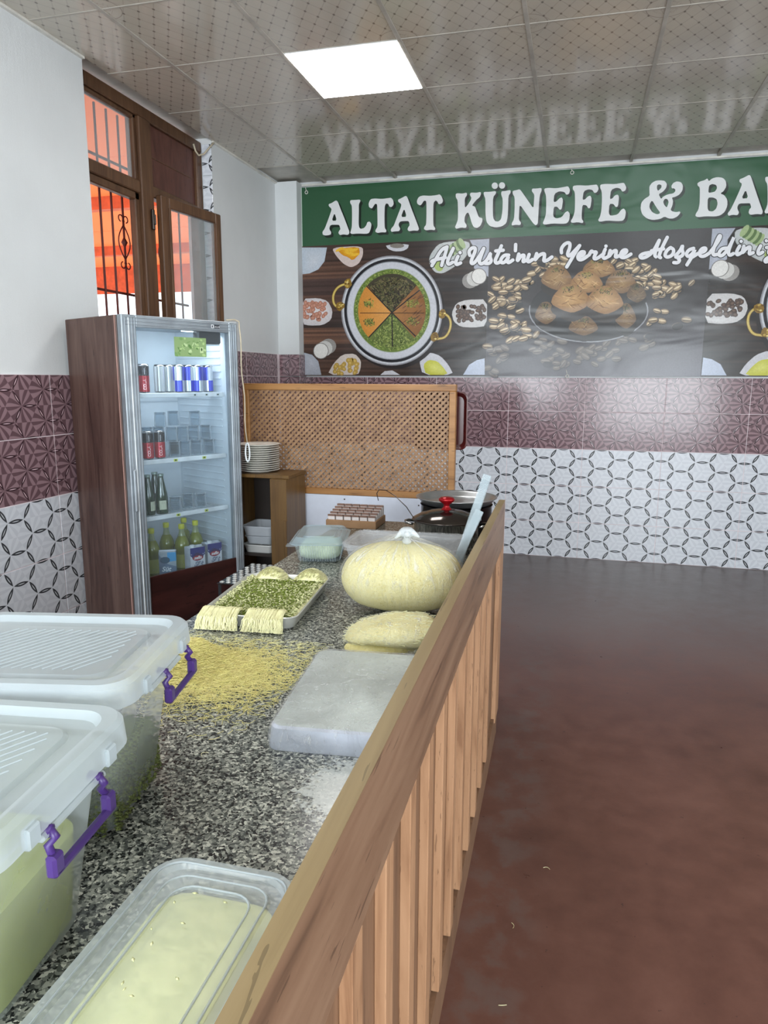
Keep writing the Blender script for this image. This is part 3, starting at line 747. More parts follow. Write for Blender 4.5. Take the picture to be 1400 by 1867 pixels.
# plate
pmel(675, 370, 372, 205, (30, 27, 28), .04, n=40)
rim = [pm(675+378*math.cos(t), 372+200*math.sin(t)) for t in np.linspace(-.35, PI+.15, 30)]
Pm.stroke(rim, .0045, (150, 152, 158), 0)
def baklava(cx, cy, w, h, f=1.0, d=1.0):
    w *= 1.08; h *= 1.06
    c = lambda q_: tuple(v*f for v in q_)
    q = [(-.5, .18), (-.44, -.12), (-.2, -.5), (.05, -.56), (.22, -.5), (.44, -.14), (.52, .16), (.3, .38), (.05, .52), (-.2, .42)]
    dk = smooth_poly([pm(cx+x*w, cy+y*h+h*.16) for x, y in q], 1); Pm.poly(dk, c((44, 34, 28)))
    tp = smooth_poly([pm(cx+x*w*.98, cy+y*h*.86-h*.06) for x, y in q], 1); Pm.poly(tp, c((150, 112, 72)), inner=c((208, 166, 112)))
    Pm.on(12)
    for i in range(16):
        t = random.uniform(-.35, .35); pmel(cx+t*w, cy+random.uniform(-.2, .2)*h, w*.12, 2.2, c(random.choice([(224, 186, 130), (128, 90, 56), (196, 150, 98)])), random.uniform(-1, 1), n=6)
    for i in range(34):
        pmel(cx+random.gauss(0, .1)*w, cy-.36*h+random.gauss(0, .06)*h, 9, 3, random.choice([c((96, 92, 44)), c((58, 56, 34)), c((150, 140, 78))]), random.uniform(0, 3), n=5)
    Pm.off()
for b in ((470, 175, 190, 170, .85), (740, 110, 200, 130, .9), (880, 200, 190, 160, .8), (980, 270, 120, 130, .6), (400, 400, 130, 150, .72), (910, 420, 130, 170, .7), (640, 480, 180, 130, .72), (660, 200, 200, 150, 1), (560, 310, 240, 190, 1.02), (775, 320, 230, 190, 1.0)): baklava(*b)
Pm.k += 1
Pm.build('middle_photograph', M['vinyl_photo'], ban)
# --- heading letters
LZ = {
'A1': ((540, 320, 5), [(363, 227), (380, 238), (405, 305), (440, 390), (470, 470), (485, 510), (485, 530), (470, 543), (430, 537), (400, 545), (385, 525), (392, 505), (405, 490), (395, 455), (385, 450), (315, 450), (303, 480), (308, 500), (320, 515), (318, 538), (295, 545), (265, 548), (243, 540), (240, 515), (262, 485), (290, 410), (315, 340), (325, 305), (298, 280), (297, 262), (325, 252)], [[(350, 340), (372, 412), (325, 414)]]),
'L': ((540, 320, 5), [(492, 235), (500, 225), (540, 224), (580, 220), (588, 232), (572, 262), (572, 330), (570, 440), (575, 475), (590, 488), (620, 480), (640, 455), (650, 425), (672, 420), (688, 445), (680, 490), (665, 525), (640, 533), (560, 530), (510, 535), (493, 525), (500, 500), (508, 470), (510, 400), (510, 330), (508, 275), (493, 252)], []),
'T1': ((540, 320, 5), [(685, 215), (720, 210), (780, 215), (840, 207), (865, 203), (885, 225), (890, 265), (870, 290), (850, 285), (840, 260), (820, 255), (808, 280), (806, 350), (806, 430), (808, 480), (823, 500), (820, 520), (780, 518), (745, 525), (722, 515), (725, 495), (742, 470), (742, 400), (740, 300), (738, 262), (720, 258), (700, 290), (690, 303), (665, 290), (660, 260), (672, 228)], []),
'A2': ((540, 320, 5), [(1000, 185), (1015, 200), (1050, 300), (1085, 390), (1115, 470), (1120, 490), (1110, 505), (1070, 502), (1030, 510), (1015, 495), (1020, 475), (1035, 455), (1030, 425), (1020, 415), (950, 418), (935, 440), (935, 460), (950, 485), (940, 508), (900, 510), (870, 515), (862, 500), (870, 480), (890, 460), (920, 380), (955, 290), (960, 262), (930, 240), (930, 220), (955, 210)], [[(985, 300), (1008, 378), (955, 380)]]),
'T2': ((540, 320, 5), [(1130, 190), (1160, 183), (1220, 187), (1280, 180), (1308, 172), (1325, 190), (1340, 230), (1330, 255), (1300, 265), (1285, 235), (1270, 228), (1252, 250), (1250, 330), (1250, 420), (1252, 460), (1268, 480), (1265, 500), (1225, 495), (1185, 502), (1165, 490), (1168, 470), (1185, 450), (1188, 370), (1188, 270), (1185, 232), (1165, 230), (1145, 262), (1130, 275), (1105, 260), (1100, 235), (1112, 205)], []),
'K': ((820, 310, 4.1176), [(45, 180), (60, 175), (95, 178), (128, 170), (130, 190), (112, 215), (113, 285), (130, 270), (165, 215), (150, 185), (158, 170), (200, 172), (232, 165), (235, 180), (225, 205), (200, 225), (165, 268), (190, 275), (205, 320), (218, 355), (245, 362), (245, 385), (230, 420), (205, 437), (180, 430), (165, 400), (150, 345), (138, 318), (122, 330), (112, 355), (110, 390), (128, 415), (122, 437), (85, 432), (50, 443), (38, 430), (50, 405), (62, 370), (62, 300), (60, 230), (45, 205)], []),
'U': ((820, 310, 4.1176), [(255, 165), (300, 165), (345, 158), (348, 175), (325, 205), (323, 290), (325, 360), (340, 385), (365, 388), (385, 370), (395, 310), (398, 220), (385, 185), (388, 160), (420, 158), (455, 150), (458, 170), (440, 195), (438, 290), (435, 350), (425, 400), (390, 425), (345, 432), (300, 422), (275, 390), (268, 330), (268, 220), (255, 185)], []),
'D1': ((820, 310, 4.1176), [(338+24*math.cos(t), 119+25*math.sin(t)) for t in [PI*k/6 for k in range(12)]], []),
'D2': ((820, 310, 4.1176), [(392+24*math.cos(t), 117+25*math.sin(t)) for t in [PI*k/6 for k in range(12)]], []),
'N': ((820, 310, 4.1176), [(472, 158), (500, 152), (525, 145), (545, 170), (590, 235), (628, 290), (632, 230), (635, 185), (615, 160), (618, 140), (650, 140), (688, 135), (690, 155), (675, 190), (668, 280), (663, 370), (660, 405), (645, 417), (625, 400), (575, 330), (525, 258), (520, 320), (518, 375), (535, 395), (530, 415), (495, 412), (465, 418), (465, 400), (482, 370), (487, 290), (487, 205), (472, 180)], []),
'E1': ((820, 310, 4.1176), [(710, 140), (740, 135), (800, 138), (860, 128), (888, 122), (903, 150), (895, 180), (875, 188), (860, 165), (820, 160), (785, 180), (778, 242), (800, 238), (820, 215), (840, 205), (850, 225), (840, 295), (825, 300), (805, 275), (780, 278), (775, 350), (800, 365), (840, 355), (865, 320), (885, 308), (902, 330), (895, 380), (880, 400), (850, 405), (770, 402), (710, 412), (697, 400), (710, 370), (722, 330), (724, 250), (722, 190), (710, 160)], []),
'F': ((820, 310, 4.1176), [(925, 120), (960, 115), (1030, 118), (1080, 112), (1105, 110), (1118, 140), (1105, 168), (1085, 175), (1070, 150), (1040, 145), (1005, 160), (995, 225), (1015, 222), (1035, 200), (1055, 192), (1065, 215), (1055, 285), (1040, 290), (1025, 265), (995, 262), (990, 330), (990, 370), (1003, 385), (998, 400), (960, 392), (915, 398), (907, 385), (925, 355), (938, 310), (940, 230), (938, 165), (922, 145)], []),
'E2': ((820, 310, 4.1176), [(1130, 110), (1170, 105), (1240, 107), (1290, 98), (1308, 98), (1325, 130), (1318, 155), (1295, 165), (1280, 140), (1250, 133), (1210, 150), (1200, 220), (1220, 215), (1240, 190), (1262, 185), (1270, 205), (1262, 275), (1245, 280), (1228, 255), (1198, 255), (1192, 325), (1205, 345), (1260, 335), (1285, 300), (1305, 288), (1322, 310), (1315, 360), (1298, 382), (1260, 385), (1180, 380), (1125, 390), (1112, 378), (1128, 350), (1138, 300), (1142, 220), (1140, 160), (1128, 135)], []),
'&': ((1140, 290, 5.3846), [(345, 210), (385, 215), (408, 245), (400, 285), (365, 325), (325, 345), (350, 395), (370, 370), (415, 348), (470, 338), (488, 320), (490, 300), (475, 288), (455, 290), (450, 265), (470, 235), (505, 220), (545, 228), (565, 260), (560, 310), (530, 350), (490, 372), (455, 380), (468, 410), (462, 455), (442, 500), (460, 515), (495, 522), (535, 515), (540, 530), (510, 565), (470, 585), (425, 585), (385, 565), (340, 590), (270, 600), (210, 585), (165, 545), (148, 490), (155, 430), (190, 390), (238, 362), (235, 320), (235, 270), (260, 235), (300, 213)],
      [[(330, 248), (355, 258), (352, 285), (320, 315), (308, 290), (310, 260)], [(262, 405), (300, 470), (345, 532), (310, 545), (265, 525), (235, 480), (238, 440)], [(385, 392), (410, 392), (425, 420), (415, 455), (405, 478), (380, 450), (370, 420)]]),
'B': ((1140, 290, 5.3846), [(705, 240), (730, 222), (775, 210), (805, 190), (818, 220), (850, 192), (900, 178), (955, 185), (985, 215), (990, 270), (965, 315), (930, 340), (970, 355), (1000, 400), (1000, 460), (975, 520), (930, 555), (880, 565), (790, 563), (710, 572), (685, 560), (692, 535), (715, 500), (728, 440), (730, 350), (730, 280), (708, 262)],
      [[(820, 262), (850, 245), (890, 255), (900, 285), (880, 320), (845, 330), (812, 333)], [(808, 380), (860, 378), (895, 395), (905, 440), (890, 490), (855, 517), (815, 510), (805, 480)]]),
'A3': ((1140, 290, 5.3846), [(1215, 155), (1232, 175), (1260, 260), (1300, 380), (1335, 480), (1348, 515), (1340, 545), (1290, 540), (1225, 550), (1207, 530), (1215, 495), (1235, 475), (1222, 435), (1205, 435), (1115, 437), (1098, 470), (1100, 495), (1115, 525), (1100, 553), (1050, 548), (1010, 560), (1002, 535), (1030, 500), (1070, 420), (1120, 310), (1145, 245), (1118, 225), (1120, 200), (1160, 185)], [[(1180, 300), (1205, 385), (1138, 390)]]),
}
KP = LZ['K'][1]; LZ['K2'] = ((1140, 290, 5.3846), [(1362+(x-38)*1.36, 160+(y-165)*1.36) for x, y in KP], [])
putl = lambda x, y, k: putw(x, y, .0042+k)
LA = Art(putl, 1e-5)
def wall_poly(o, pts): return [(o[0]+x/o[2], o[1]+y/o[2]) for x, y in pts]
for k, (o, pts, holes) in LZ.items():
    q = smooth_poly(wall_poly(o, pts), 1)
    hs = [smooth_poly(wall_poly(o, h), 1) for h in holes]
    for i in range(5, 0, -1):
        d = i*.85; LA.k = 6-i; LA.poly([(x+d, y+d) for x, y in q], (30, 40, 34), [[(x+d, y+d) for x, y in h] for h in hs])
for k, (o, pts, holes) in LZ.items():
    q = smooth_poly(wall_poly(o, pts), 1); LA.k = 8; LA.poly(q, (224, 226, 226), [smooth_poly(wall_poly(o, h), 1) for h in holes])
LA.build('heading_lettering', M['vinyl'], ban, 'large white flared letters with black drop edge')
# --- script line
o4, o5 = (770, 430, 4.2424), (1080, 400, 4.375)
script = [(o4, q) for q in ([(72, 200), (88, 188), (120, 182), (178, 168)], [(75, 232), (105, 180), (150, 105), (192, 86)], [(192, 86), (178, 140), (160, 190), (150, 230)], [(240, 98), (215, 150), (193, 200), (202, 226), (236, 204)], [(276, 160), (256, 205), (264, 226), (296, 210)], [(292, 130), (293, 131)],
    [(368, 152), (358, 122), (382, 94), (412, 92), (408, 128), (382, 180), (376, 216), (402, 214), (440, 160), (476, 98)], [(476, 98), (452, 160), (438, 205), (455, 222), (482, 204)], [(482, 206), (510, 175), (530, 128), (522, 165), (536, 195), (516, 216), (486, 214)], [(612, 78), (582, 150), (560, 196), (574, 216), (606, 200)], [(568, 118), (626, 112)],
    [(668, 150), (632, 150), (604, 186), (612, 212), (642, 204), (670, 154), (656, 196), (666, 212), (700, 188)], [(722, 68), (720, 116)], [(746, 142), (730, 206), (760, 158), (788, 146), (784, 176), (776, 206), (806, 188)], [(826, 145), (810, 190), (820, 206), (852, 184)], [(884, 138), (864, 200), (900, 150), (946, 134), (944, 166), (936, 198), (962, 194), (1002, 164)],
    [(1076, 132), (1072, 102), (1100, 62), (1140, 50), (1142, 90), (1120, 142), (1132, 162), (1166, 130), (1216, 76)], [(1216, 76), (1176, 140), (1142, 200), (1116, 242)], [(1206, 164), (1246, 150), (1256, 124), (1226, 124), (1200, 156), (1206, 186), (1236, 186), (1276, 158)], [(1288, 150), (1308, 114), (1318, 128), (1350, 124), (1330, 156), (1326, 180), (1350, 178), (1404, 138)])]
script += [(o5, q) for q in ([(101, 240), (80, 290), (90, 316), (122, 300)], [(107, 214), (108, 215)], [(141, 250), (125, 308), (160, 258), (192, 245), (186, 280), (180, 306), (216, 290)], [(226, 286), (266, 270), (276, 245), (246, 244), (222, 276), (226, 306), (262, 306), (306, 278)],
    [(450, 266), (400, 275), (374, 296), (392, 312), (432, 300), (482, 262), (532, 168)], [(532, 168), (508, 232), (494, 288), (506, 300)], [(596, 144), (556, 222), (526, 298), (542, 306)], [(470, 252), (566, 236)], [(622, 226), (590, 250), (574, 290), (598, 306), (640, 285), (650, 242), (622, 226)],
    [(662, 290), (700, 250), (720, 202), (712, 245), (726, 276), (702, 302), (664, 302)], [(682, 312), (696, 326), (680, 348), (648, 346)], [(806, 232), (766, 244), (744, 280), (764, 302), (800, 272), (820, 232), (792, 300), (752, 364)], [(792, 304), (842, 272)], [(852, 270), (896, 256), (906, 230), (876, 230), (850, 262), (856, 296), (892, 296), (930, 270)],
    [(930, 272), (986, 200), (1022, 140), (1014, 124), (986, 180), (960, 250), (960, 288), (992, 280)], [(1068, 230), (1030, 234), (1004, 270), (1014, 297), (1050, 280), (1102, 200), (1134, 128), (1106, 190), (1080, 260), (1090, 292), (1122, 274)], [(1172, 214), (1146, 260), (1150, 288), (1184, 268)], [(1184, 176), (1185, 177)], [(1206, 214), (1188, 278), (1224, 234), (1258, 214), (1252, 250), (1246, 282), (1280, 266)],
    [(1340, 212), (1316, 256), (1322, 284), (1356, 262)], [(1384, 172), (1385, 173)], [(1386, 226), (1428, 222), (1396, 262), (1422, 290), (1408, 330), (1376, 344), (1372, 322), (1430, 286)])]
SA = Art(putl, 1e-5)
for w, c in ((4.6, (18, 16, 18)), (3.2, (228, 228, 232))):
    SA.k = 2 if w > 4 else 210
    for o, q in script: SA.stroke(wall_poly(o, q), w*.98, c, 3)
SA.build('script_lettering', M['vinyl'], ban, 'white brush script line with thin black outline')
for px, py in ((1043, 315), (559, 351), (1034, 686)):
    X, Z = at(px, py, YW); g = G(); g.tube([(X+.012*math.cos(t), YW-.006, Z+.012*math.sin(t)) for t in np.linspace(0, 2*PI, 12, endpoint=False)], .0035, 5, closed=True)
    g.tube([(X, YW-.006, Z+.01), (X-.01, YW-.008, min(Z+.05, 3.02))], .003, 5); g.build('eyelet', M['cream'], ban)

# ================================================================ COUNTER AND BARRIER
ca = math.atan(.0185)
ctr_ = thing('counter', 'long service counter with speckled granite worktop', 'counter', (0, 0, 0), ca)
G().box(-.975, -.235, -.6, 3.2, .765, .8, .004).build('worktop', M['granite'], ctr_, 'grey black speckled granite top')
G().box(-.93, -.26, -.55, 3.15, 0, .765).build('counter_body', M['cabinet'], ctr_)
bar_ = thing('barrier', 'slatted wooden barrier panel along the aisle side of the counter', 'barrier', (0, 0, 0), ca)
xo = -.205
G().box(xo-.024, xo-.0005, -.5, 2.84, .806, .981).build('top_rail', M['rail'], bar_, 'wide walnut brown top board')
G().box(xo-.024, xo, -.5, 2.84, .9812, .9826).build('edge_band', M['rail_edge'], bar_, 'paler edge band on top of the rail')
G().box(xo-.026, xo-.018, -.5, 2.83, 0, .965).build('back_panel', M['backer'], bar_)
G().box(xo-.018, xo-.005, -.5, 2.83, 0, .118).build('base_board', M['backer'], bar_)
sl = G().box(-.0175, 0, -.022, .022, 0, .68, .0012).mesh('slat'); sl.materials.append(M['slat'])
y = -.35
ys = [1.353+.1655*k for k in range(-10, 7)]
for yy in ys:
    o = link('slat', sl, None, bar_); o.location = (xo-.0005, yy+.022, .125)
G().box(xo-.0175, xo-.0004, 2.70, 2.84, .10, .806, .001).build('end_post', M['slat'], bar_)

# ================================================================ LATTICE SCREEN
LY = 3.85
lat = thing('lattice_screen', 'honey brown wooden lattice screen behind the counter end', 'screen', (0, LY, 0))
LX0, LX1, LZ0, LZ1 = -1.86, -.625, .803, 1.4238
G().box(LX0, LX1, -.02, .02, LZ1-.036, LZ1, .003).build('frame_rail', M['lattice_frame'], lat); G().box(LX0, LX1, -.02, .02, LZ0, LZ0+.036, .003).build('frame_rail', M['lattice_frame'], lat)
for x0 in (LX0, LX1-.036): G().box(x0, x0+.036, -.022, .022, LZ0+.036, LZ1-.036, .003).build('frame_stile', M['lattice_frame'], lat)
ix0, ix1, iz0, iz1 = LX0+.03, LX1-.03, LZ0+.03, LZ1-.03
hh = iz1-iz0; pitch = .0325; wv = .0082
def lat_slat(c, sgn, yy):
    # line x = c + sgn*(z-iz0), clipped to the frame
    a, b = 0, hh
    xa, xb = c, c+sgn*hh
    def clip(t0, t1):
        lo, hi = 0., 1.
        for (p, q_) in ((-(xb-xa), xa-ix0), ((xb-xa), ix1-xa)):
            if p < 0: lo = max(lo, q_/p)
            elif p > 0: hi = min(hi, q_/p)
        return lo, hi
    lo, hi = clip(0, 1)
    if hi-lo < .03: return
    xm, zm = xa+(xb-xa)*(lo+hi)/2, iz0+hh*(lo+hi)/2; hl = (hi-lo)*hh*math.sqrt(2)/2
    e = np.array([sgn, 0, 1])/math.sqrt(2); n_ = np.array([1, 0, -sgn])/math.sqrt(2)
    G().obox((xm, yy, zm), e, n_, (0, 1, 0), hl, wv*.78, .003).build('lattice_slat', M['lattice'], lat)
c = ix0-hh
while c < ix1:
    lat_slat(c, 1, -.0032); c += pitch
c = ix0
while c < ix1+hh:
    lat_slat(c, -1, .0032); c += pitch
pp = thing('partition_panel', 'pale bluish white board below the lattice screen', 'panel', (0, LY, 0)); G().box(-1.86, -.61, -.018, .018, 0, .802, .002).build('board', M['blue_white'], pp)
g = G(); 
for x, z in ((-.82, .765), (-1.25, .78), (-.7, .78)): g.tube([(x, -.018, z), (x, -.021, z)], .004, 8)
g.build('screw', M['darksteel'], pp)
rt = thing('serving_tray', 'dark oxblood rounded tray standing behind the lattice edge', 'tray', (-.716, 3.905, 1.2284), 0)
g = G(); g.loft([(-.012, .125, .135, .03), (-.012, .128, .138, .03), (.012, .146, .156, .035), (.014, .140, .150, .035), (-.008, .122, .132, .03)], seg=5)
o = g.build('tray_shell', M['brownred'], rt, auto=True); o.rotation_euler = (PI/2, 0, 0)

# ================================================================ WOODEN CABINET, PLATES, TRAYS
cb = thing('wooden_cabinet', 'varnished open wooden cabinet between fridge and lattice', 'cabinet', (0, 0, 0))
G().box(-1.572, -1.478, 3.53, 3.81, 0, .922, .002).build('side_panel', M['cabinet'], cb); G().box(-1.80, -1.785, 3.56, 3.81, 0, .922).build('side_panel', M['cabinet'], cb)
G().box(-1.81, -1.474, 3.555, 3.815, .922, .940, .002).build('top_board', M['cabinet'], cb); G().box(-1.785, -1.572, 3.79, 3.81, 0, .922).build('back_board', M['dark'], cb); G().box(-1.785, -1.572, 3.56, 3.79, .485, .50).build('shelf', M['dark'], cb)
G().box(-1.49, -1.474, 3.515, 3.53, 0, .70, .002).build('door_edge', M['cabinet'], cb)
for k in range(13):
    dx, dy = random.uniform(-.004, .004), random.uniform(-.003, .003)
    if k == 0:
        pl = thing('dinner_plate', '', 'plate', (0, 0, 0), 0, 'white plates stacked on the wooden cabinet')
        G().lathe([(.0, .0), (.07, .0), (.078, .003), (.118, .011), (.12, .013), (.117, .0135), (.076, .006), (.07, .0035), (0, .0035)], 36).build('plate_body', M['cream'], pl); G().lathe([(.066, 0), (.068, -.002), (.07, 0)], 36).build('foot_ring', M['cream'], pl)
        cur = pl
    else: cur = dup(pl)
    cur.location = (-1.705+dx, 3.685+dy, .9425+.0118*k); cur['label'] = 'white ceramic plate %s of the stack on the wooden cabinet' % (['at the bottom', 'second from the bottom', 'third from the bottom', 'fourth from the bottom', 'fifth from the bottom', 'sixth from the bottom', 'in the middle', 'sixth from the top', 'fifth from the top', 'fourth from the top', 'third from the top', 'second from the top', 'at the top'][k])
def pan(name, label, z, hx, hy, h, mt, dx=0):
    t = thing(name, label, 'tray', (-1.672+dx, 3.665, z)); G().loft([(0, hx-.012, hy-.012, .02), (h, hx, hy, .026), (h+.001, hx+.005, hy+.005, .03), (h-.004, hx+.005, hy+.005, .03)], cap1=False).build('pan_shell', mt, t, auto=True)
    G().loft([(h+.001, hx+.003, hy+.003, .03), (h, hx-.002, hy-.002, .024), (.004, hx-.014, hy-.014, .018)], cap0=False, cap1=True).build('pan_inside', mt, t, auto=True); return t
pan('baking_pan', 'grey metal pan at the bottom of the stack in the wooden cabinet', .501, .088, .10, .045, M['alu_light'])
pan('plastic_tray', 'grey translucent tray in the middle of the stack in the wooden cabinet', .548, .08, .092, .045, M['tub'])
pan('plastic_tray', 'wide grey translucent tray on top of the stack in the wooden cabinet', .595, .09, .102, .055, M['tub'])
dm = thing('dimpled_mat', 'grey dimpled metal sheet lying low between fridge and counter', 'sheet', (-1.50, 3.27, .462))
G().box(-.16, .16, -.2, .2, 0, .006, .001).build('sheet_base', M['darksteel'], dm)
g = G()
for i in range(9):
    for j in range(11):
        cx, cy = -.145+.034*i+(.016 if j % 2 else 0), -.175+.035*j
        if cx < .15: g.lathe([(.013, .006), (.011, .009), (.005, .011), (.0005, .0115)], 8, (cx, cy, 0))
g.build('dimples', M['alu_light'], dm)['kind'] = 'stuff'
for sx in (-.15, .15):
    for sy in (-.19, .19): G().box(sx-.006, sx+.006, sy-.006, sy+.006, -.462, 0).build('leg', M['black'], dm)

# ================================================================ FRIDGE
FS = .965; FA = (-2.071*FS, 3.021*FS); FRZ = math.atan2(.9, .4358)
fw, fh, fd = .6465, 1.7347, .53
fz = lambda z: H-(H-z)*FS
fg = thing('display_fridge', 'tall display fridge with walnut sides and glass door', 'fridge', (FA[0], FA[1], 0), FRZ)
G().box(0, .035, .048, fd, .03, fh, .003).build('side_panel', M['walnut'], fg, 'dark walnut foil side'); G().box(fw-.035, fw, .048, fd, .03, fh, .003).build('side_panel', M['walnut'], fg)
G().box(-.002, .001, .056, .061, .03, fh).build('edge_strip', plain('pink_edge_strip', (190, 150, 140), .5), fg)
G().box(.035, fw-.035, .048, fd, fh-.035, fh).build('top_panel', M['alu'], fg); G().box(.035, fw-.035, fd-.03, fd, .03, fh-.035).build('back_liner', M['fridge_in'], fg)
G().box(.035, .045, .05, fd-.03, .40, fh-.035).build('side_liner', M['fridge_in'], fg)
G().box(fw-.045, fw-.035, .05, fd-.03, .40, fh-.035).build('side_liner', M['fridge_in'], fg)
G().box(.035, fw-.035, .048, fd-.03, .06, .385).build('lower_housing', M['black'], fg)
G().box(.02, fw-.02, .06, fd-.02, 0, .06).build('plinth', M['black'], fg)
g = G()
for k in range(34):
    z = .44+.036*k
    if z < 1.6: g.box(fw-.0495, fw-.045, .09, fd-.06, z, z+.007, .001)
g.build('shelf_ribs', M['fridge_in'], fg); 
for k in range(34):
    z = .44+.036*k
for k in range(6): G().box(.05, .17, fd-.036, fd-.0295, 1.50+.02*k, 1.508+.02*k).build('vent_slot', M['black'], fg)
G().box(.05, .23, fd-.034, fd-.03, 1.46, 1.655, .002).build('fan_cover', M['fridge_in'], fg)
# door
def dbox(x0, x1, z0, z1, nm, mt='alu', y0=0, y1=.04, b=.003, lab=None): return G().box(x0, x1, y0, y1, z0, z1, b).build(nm, M[mt], fg, lab)
door = dbox(0, .072, .1, fh, 'door'); door['label'] = 'aluminium framed glass door'
def dchild(x0, x1, z0, z1, nm, mt='alu', y0=0, y1=.04, b=.003):
    return G().box(x0, x1, y0, y1, z0, z1, b).build(nm, M[mt], door)
dchild(fw-.052, fw, .1, fh, 'door_stile'); dchild(.072, fw-.052, fh-.055, fh, 'door_rail'); dchild(.072, fw-.052, .1, .14, 'door_rail')
for x in (.012, .03, .046, .06): dchild(x, x+.005, .1, fh-.012, 'door_ridge', 'white' if x == .03 else 'alu', -.005, 0, .001)
for x in (fw-.044, fw-.03, fw-.016): dchild(x, x+.004, .1, fh-.012, 'door_ridge', 'alu', -.005, 0, .001)
for z in (fh-.045, fh-.03, fh-.014): dchild(.02, fw-.02, z, z+.003, 'door_ridge', 'alu', -.005, 0, .001)
dchild(.066, fw-.046, .12, fh-.05, 'door_glass', 'door_glass', .018, .024, 0)
dchild(.0, fw, .105, fh-.005, 'gasket', 'black', .04, .048, 0) if False else None
for x0, x1, z0, z1 in ((.004, .02, .1, fh-.004), (fw-.02, fw-.004, .1, fh-.004), (.02, fw-.02, fh-.02, fh-.004)): dchild(x0, x1, z0, z1, 'gasket', 'black', .0405, .0478, 0)
kick = dbox(.072, fw-.052, .14, fz(.462), 'kick_panel', 'panelwood', .006, .016, .001, 'dark reddish wood foil panel across the door bottom')
G().box(.010, .024, -.014, 0, .83, 1.03, .004).build('door_handle', M['alu'], door)
G().box(.424, .566, .028, .075, 1.622, 1.690, .008).build('hinge_box', M['black'], fg, 'black control box at the top right corner')
G().box(.44, .56, .034, .07, 1.615, 1.621, .002).build('control_lip', M['white'], fg)
ft = Art(lambda x, y, k: (x, -.0055-k, y)); 
ft.rect(fw-.165, fh-.037, fw-.15, fh-.02, (230, 232, 236)); ft.rect(fw-.161, fh-.034, fw-.154, fh-.023, (60, 66, 74)); ft.rect(fw-.145, fh-.037, fw-.115, fh-.02, (40, 44, 50)); art_text(ft, 'UGUR', fw-.13, fh-.0345, .013, (230, 232, 236))
ft.build('badge', M['ink'], fg)
fs_ = Art(lambda x, y, k: (x, .0165-k, y))   # green sticker on the glass
fs_.rect(.279, 1.556, .463, 1.648, (140, 168, 114))
for i in range(30):
    x, y_ = random.uniform(.287, .455), random.uniform(1.565, 1.642); fs_.ell(x, y_, random.uniform(.005, .014), random.uniform(.002, .008), random.choice([(96, 134, 76), (176, 204, 140), (120, 156, 96), (190, 214, 160)]), random.uniform(-1, 1), n=6)
fs_.rect(.425, 1.575, .445, 1.603, (196, 216, 166)); fs_.ell(.435, 1.592, .005, .008, (60, 90, 50), n=8)
fs_.build('sticker', M['ink'], fg, 'green printed sticker')
lt = G(); lt.tube([(.36, .07, fh-.05), (.56, .07, fh-.05)], .007, 8); lt.build('lamp_tube', M['flamp'], fg)
li = bpy.data.lights.new('fridge_lamp', 'AREA'); li.shape = 'RECTANGLE'; li.size = .5; li.size_y = .04; li.energy = 2.2; li.color = (.93, .97, 1)
lo = bpy.data.objects.new('fridge_lamp', li); COL.objects.link(lo); lo.parent = fg; lo.location = (.32, .09, fh-.06); lo.rotation_euler = (math.radians(18), 0, 0)
SZ = [fz(1.378), fz(1.046), fz(.758)]
for z in SZ:
    sh = G().box(.055, fw-.055, .055, .067, z-.022, z, .002).build('shelf', M['white'], fg)
    g = G()
    for k in range(22): x = .062+(fw-.124)*k/21; g.box(x-.0015, x+.0015, .067, fd-.05, z-.006, z-.003)
    for yy in (.16, .3, .44): g.box(.058, fw-.058, yy, yy+.004, z-.009, z-.006)
    g.build('shelf_grid', M['white'], sh)
    ar = Art(lambda x, y, k: (x, .0548-k, y))
    for x in ((.27, .44) if z != SZ[0] else (.4, .47, .54)):
        ar.rect(x, z-.018, x+.022, z-.005, (190, 206, 60) if z != SZ[0] else (200, 210, 216)); ar.rect(x+.006, z-.015, x+.016, z-.008, (30, 50, 30))
    ar.build('price_tag', M['ink'], sh)
# contents: positions in the fridge frame
frm = Matrix.Translation((FA[0], FA[1], 0)) @ Matrix.Rotation(FRZ, 4, 'Z')
def fpos(x, y, z): p = frm @ Vector((x, y, z)); return (p.x, p.y, p.z)
def fx(px, z, y):   # x in the fridge frame where a photograph column meets depth y
    d = W_+R_*(px-700)/F-U_*(0)/F
    # intersect vertical plane local y = const
    u = (.4358, .9); v = (-.9, .4358); n2 = math.hypot(*u); u = (u[0]/n2, u[1]/n2); v = (v[0]/n2, v[1]/n2)
    for it in range(3):
        t = ((FA[0]*v[0]+FA[1]*v[1])+y)/(d[0]*v[0]+d[1]*v[1])
        # keep the ray at height z
        k = (z-H)/t; dz = k-d[2]
        pyoff = -dz/(U_[2]) if False else 0
        s_ = (k-(W_[2]+R_[2]*(px-700)/F))/U_[2]; d = W_+R_*(px-700)/F+U_*s_
    X, Y_ = d[0]*t, d[1]*t; return (X-FA[0])*u[0]+(Y_-FA[1])*u[1]
def can_mesh(bands, r=.0265, h=.135):
    a = Art(lambda x, y, k: ((r+k)*math.cos(x), (r+k)*math.sin(x), y))
    n = 24
    for z0, z1, cf in bands:
        a.k += 0; n0 = len(a.v)
        for k in range(n):
            c = cf(k/n); 
            b = len(a.v)
            for t, z in ((k, z0), (k+1, z0), (k+1, z1), (k, z1)): w = 2*PI*t/n; a.v.append((r*math.cos(w), r*math.sin(w), z)); a.c.append(c)
            a.f.append((b, b+1, b+2, b+3))
    return a
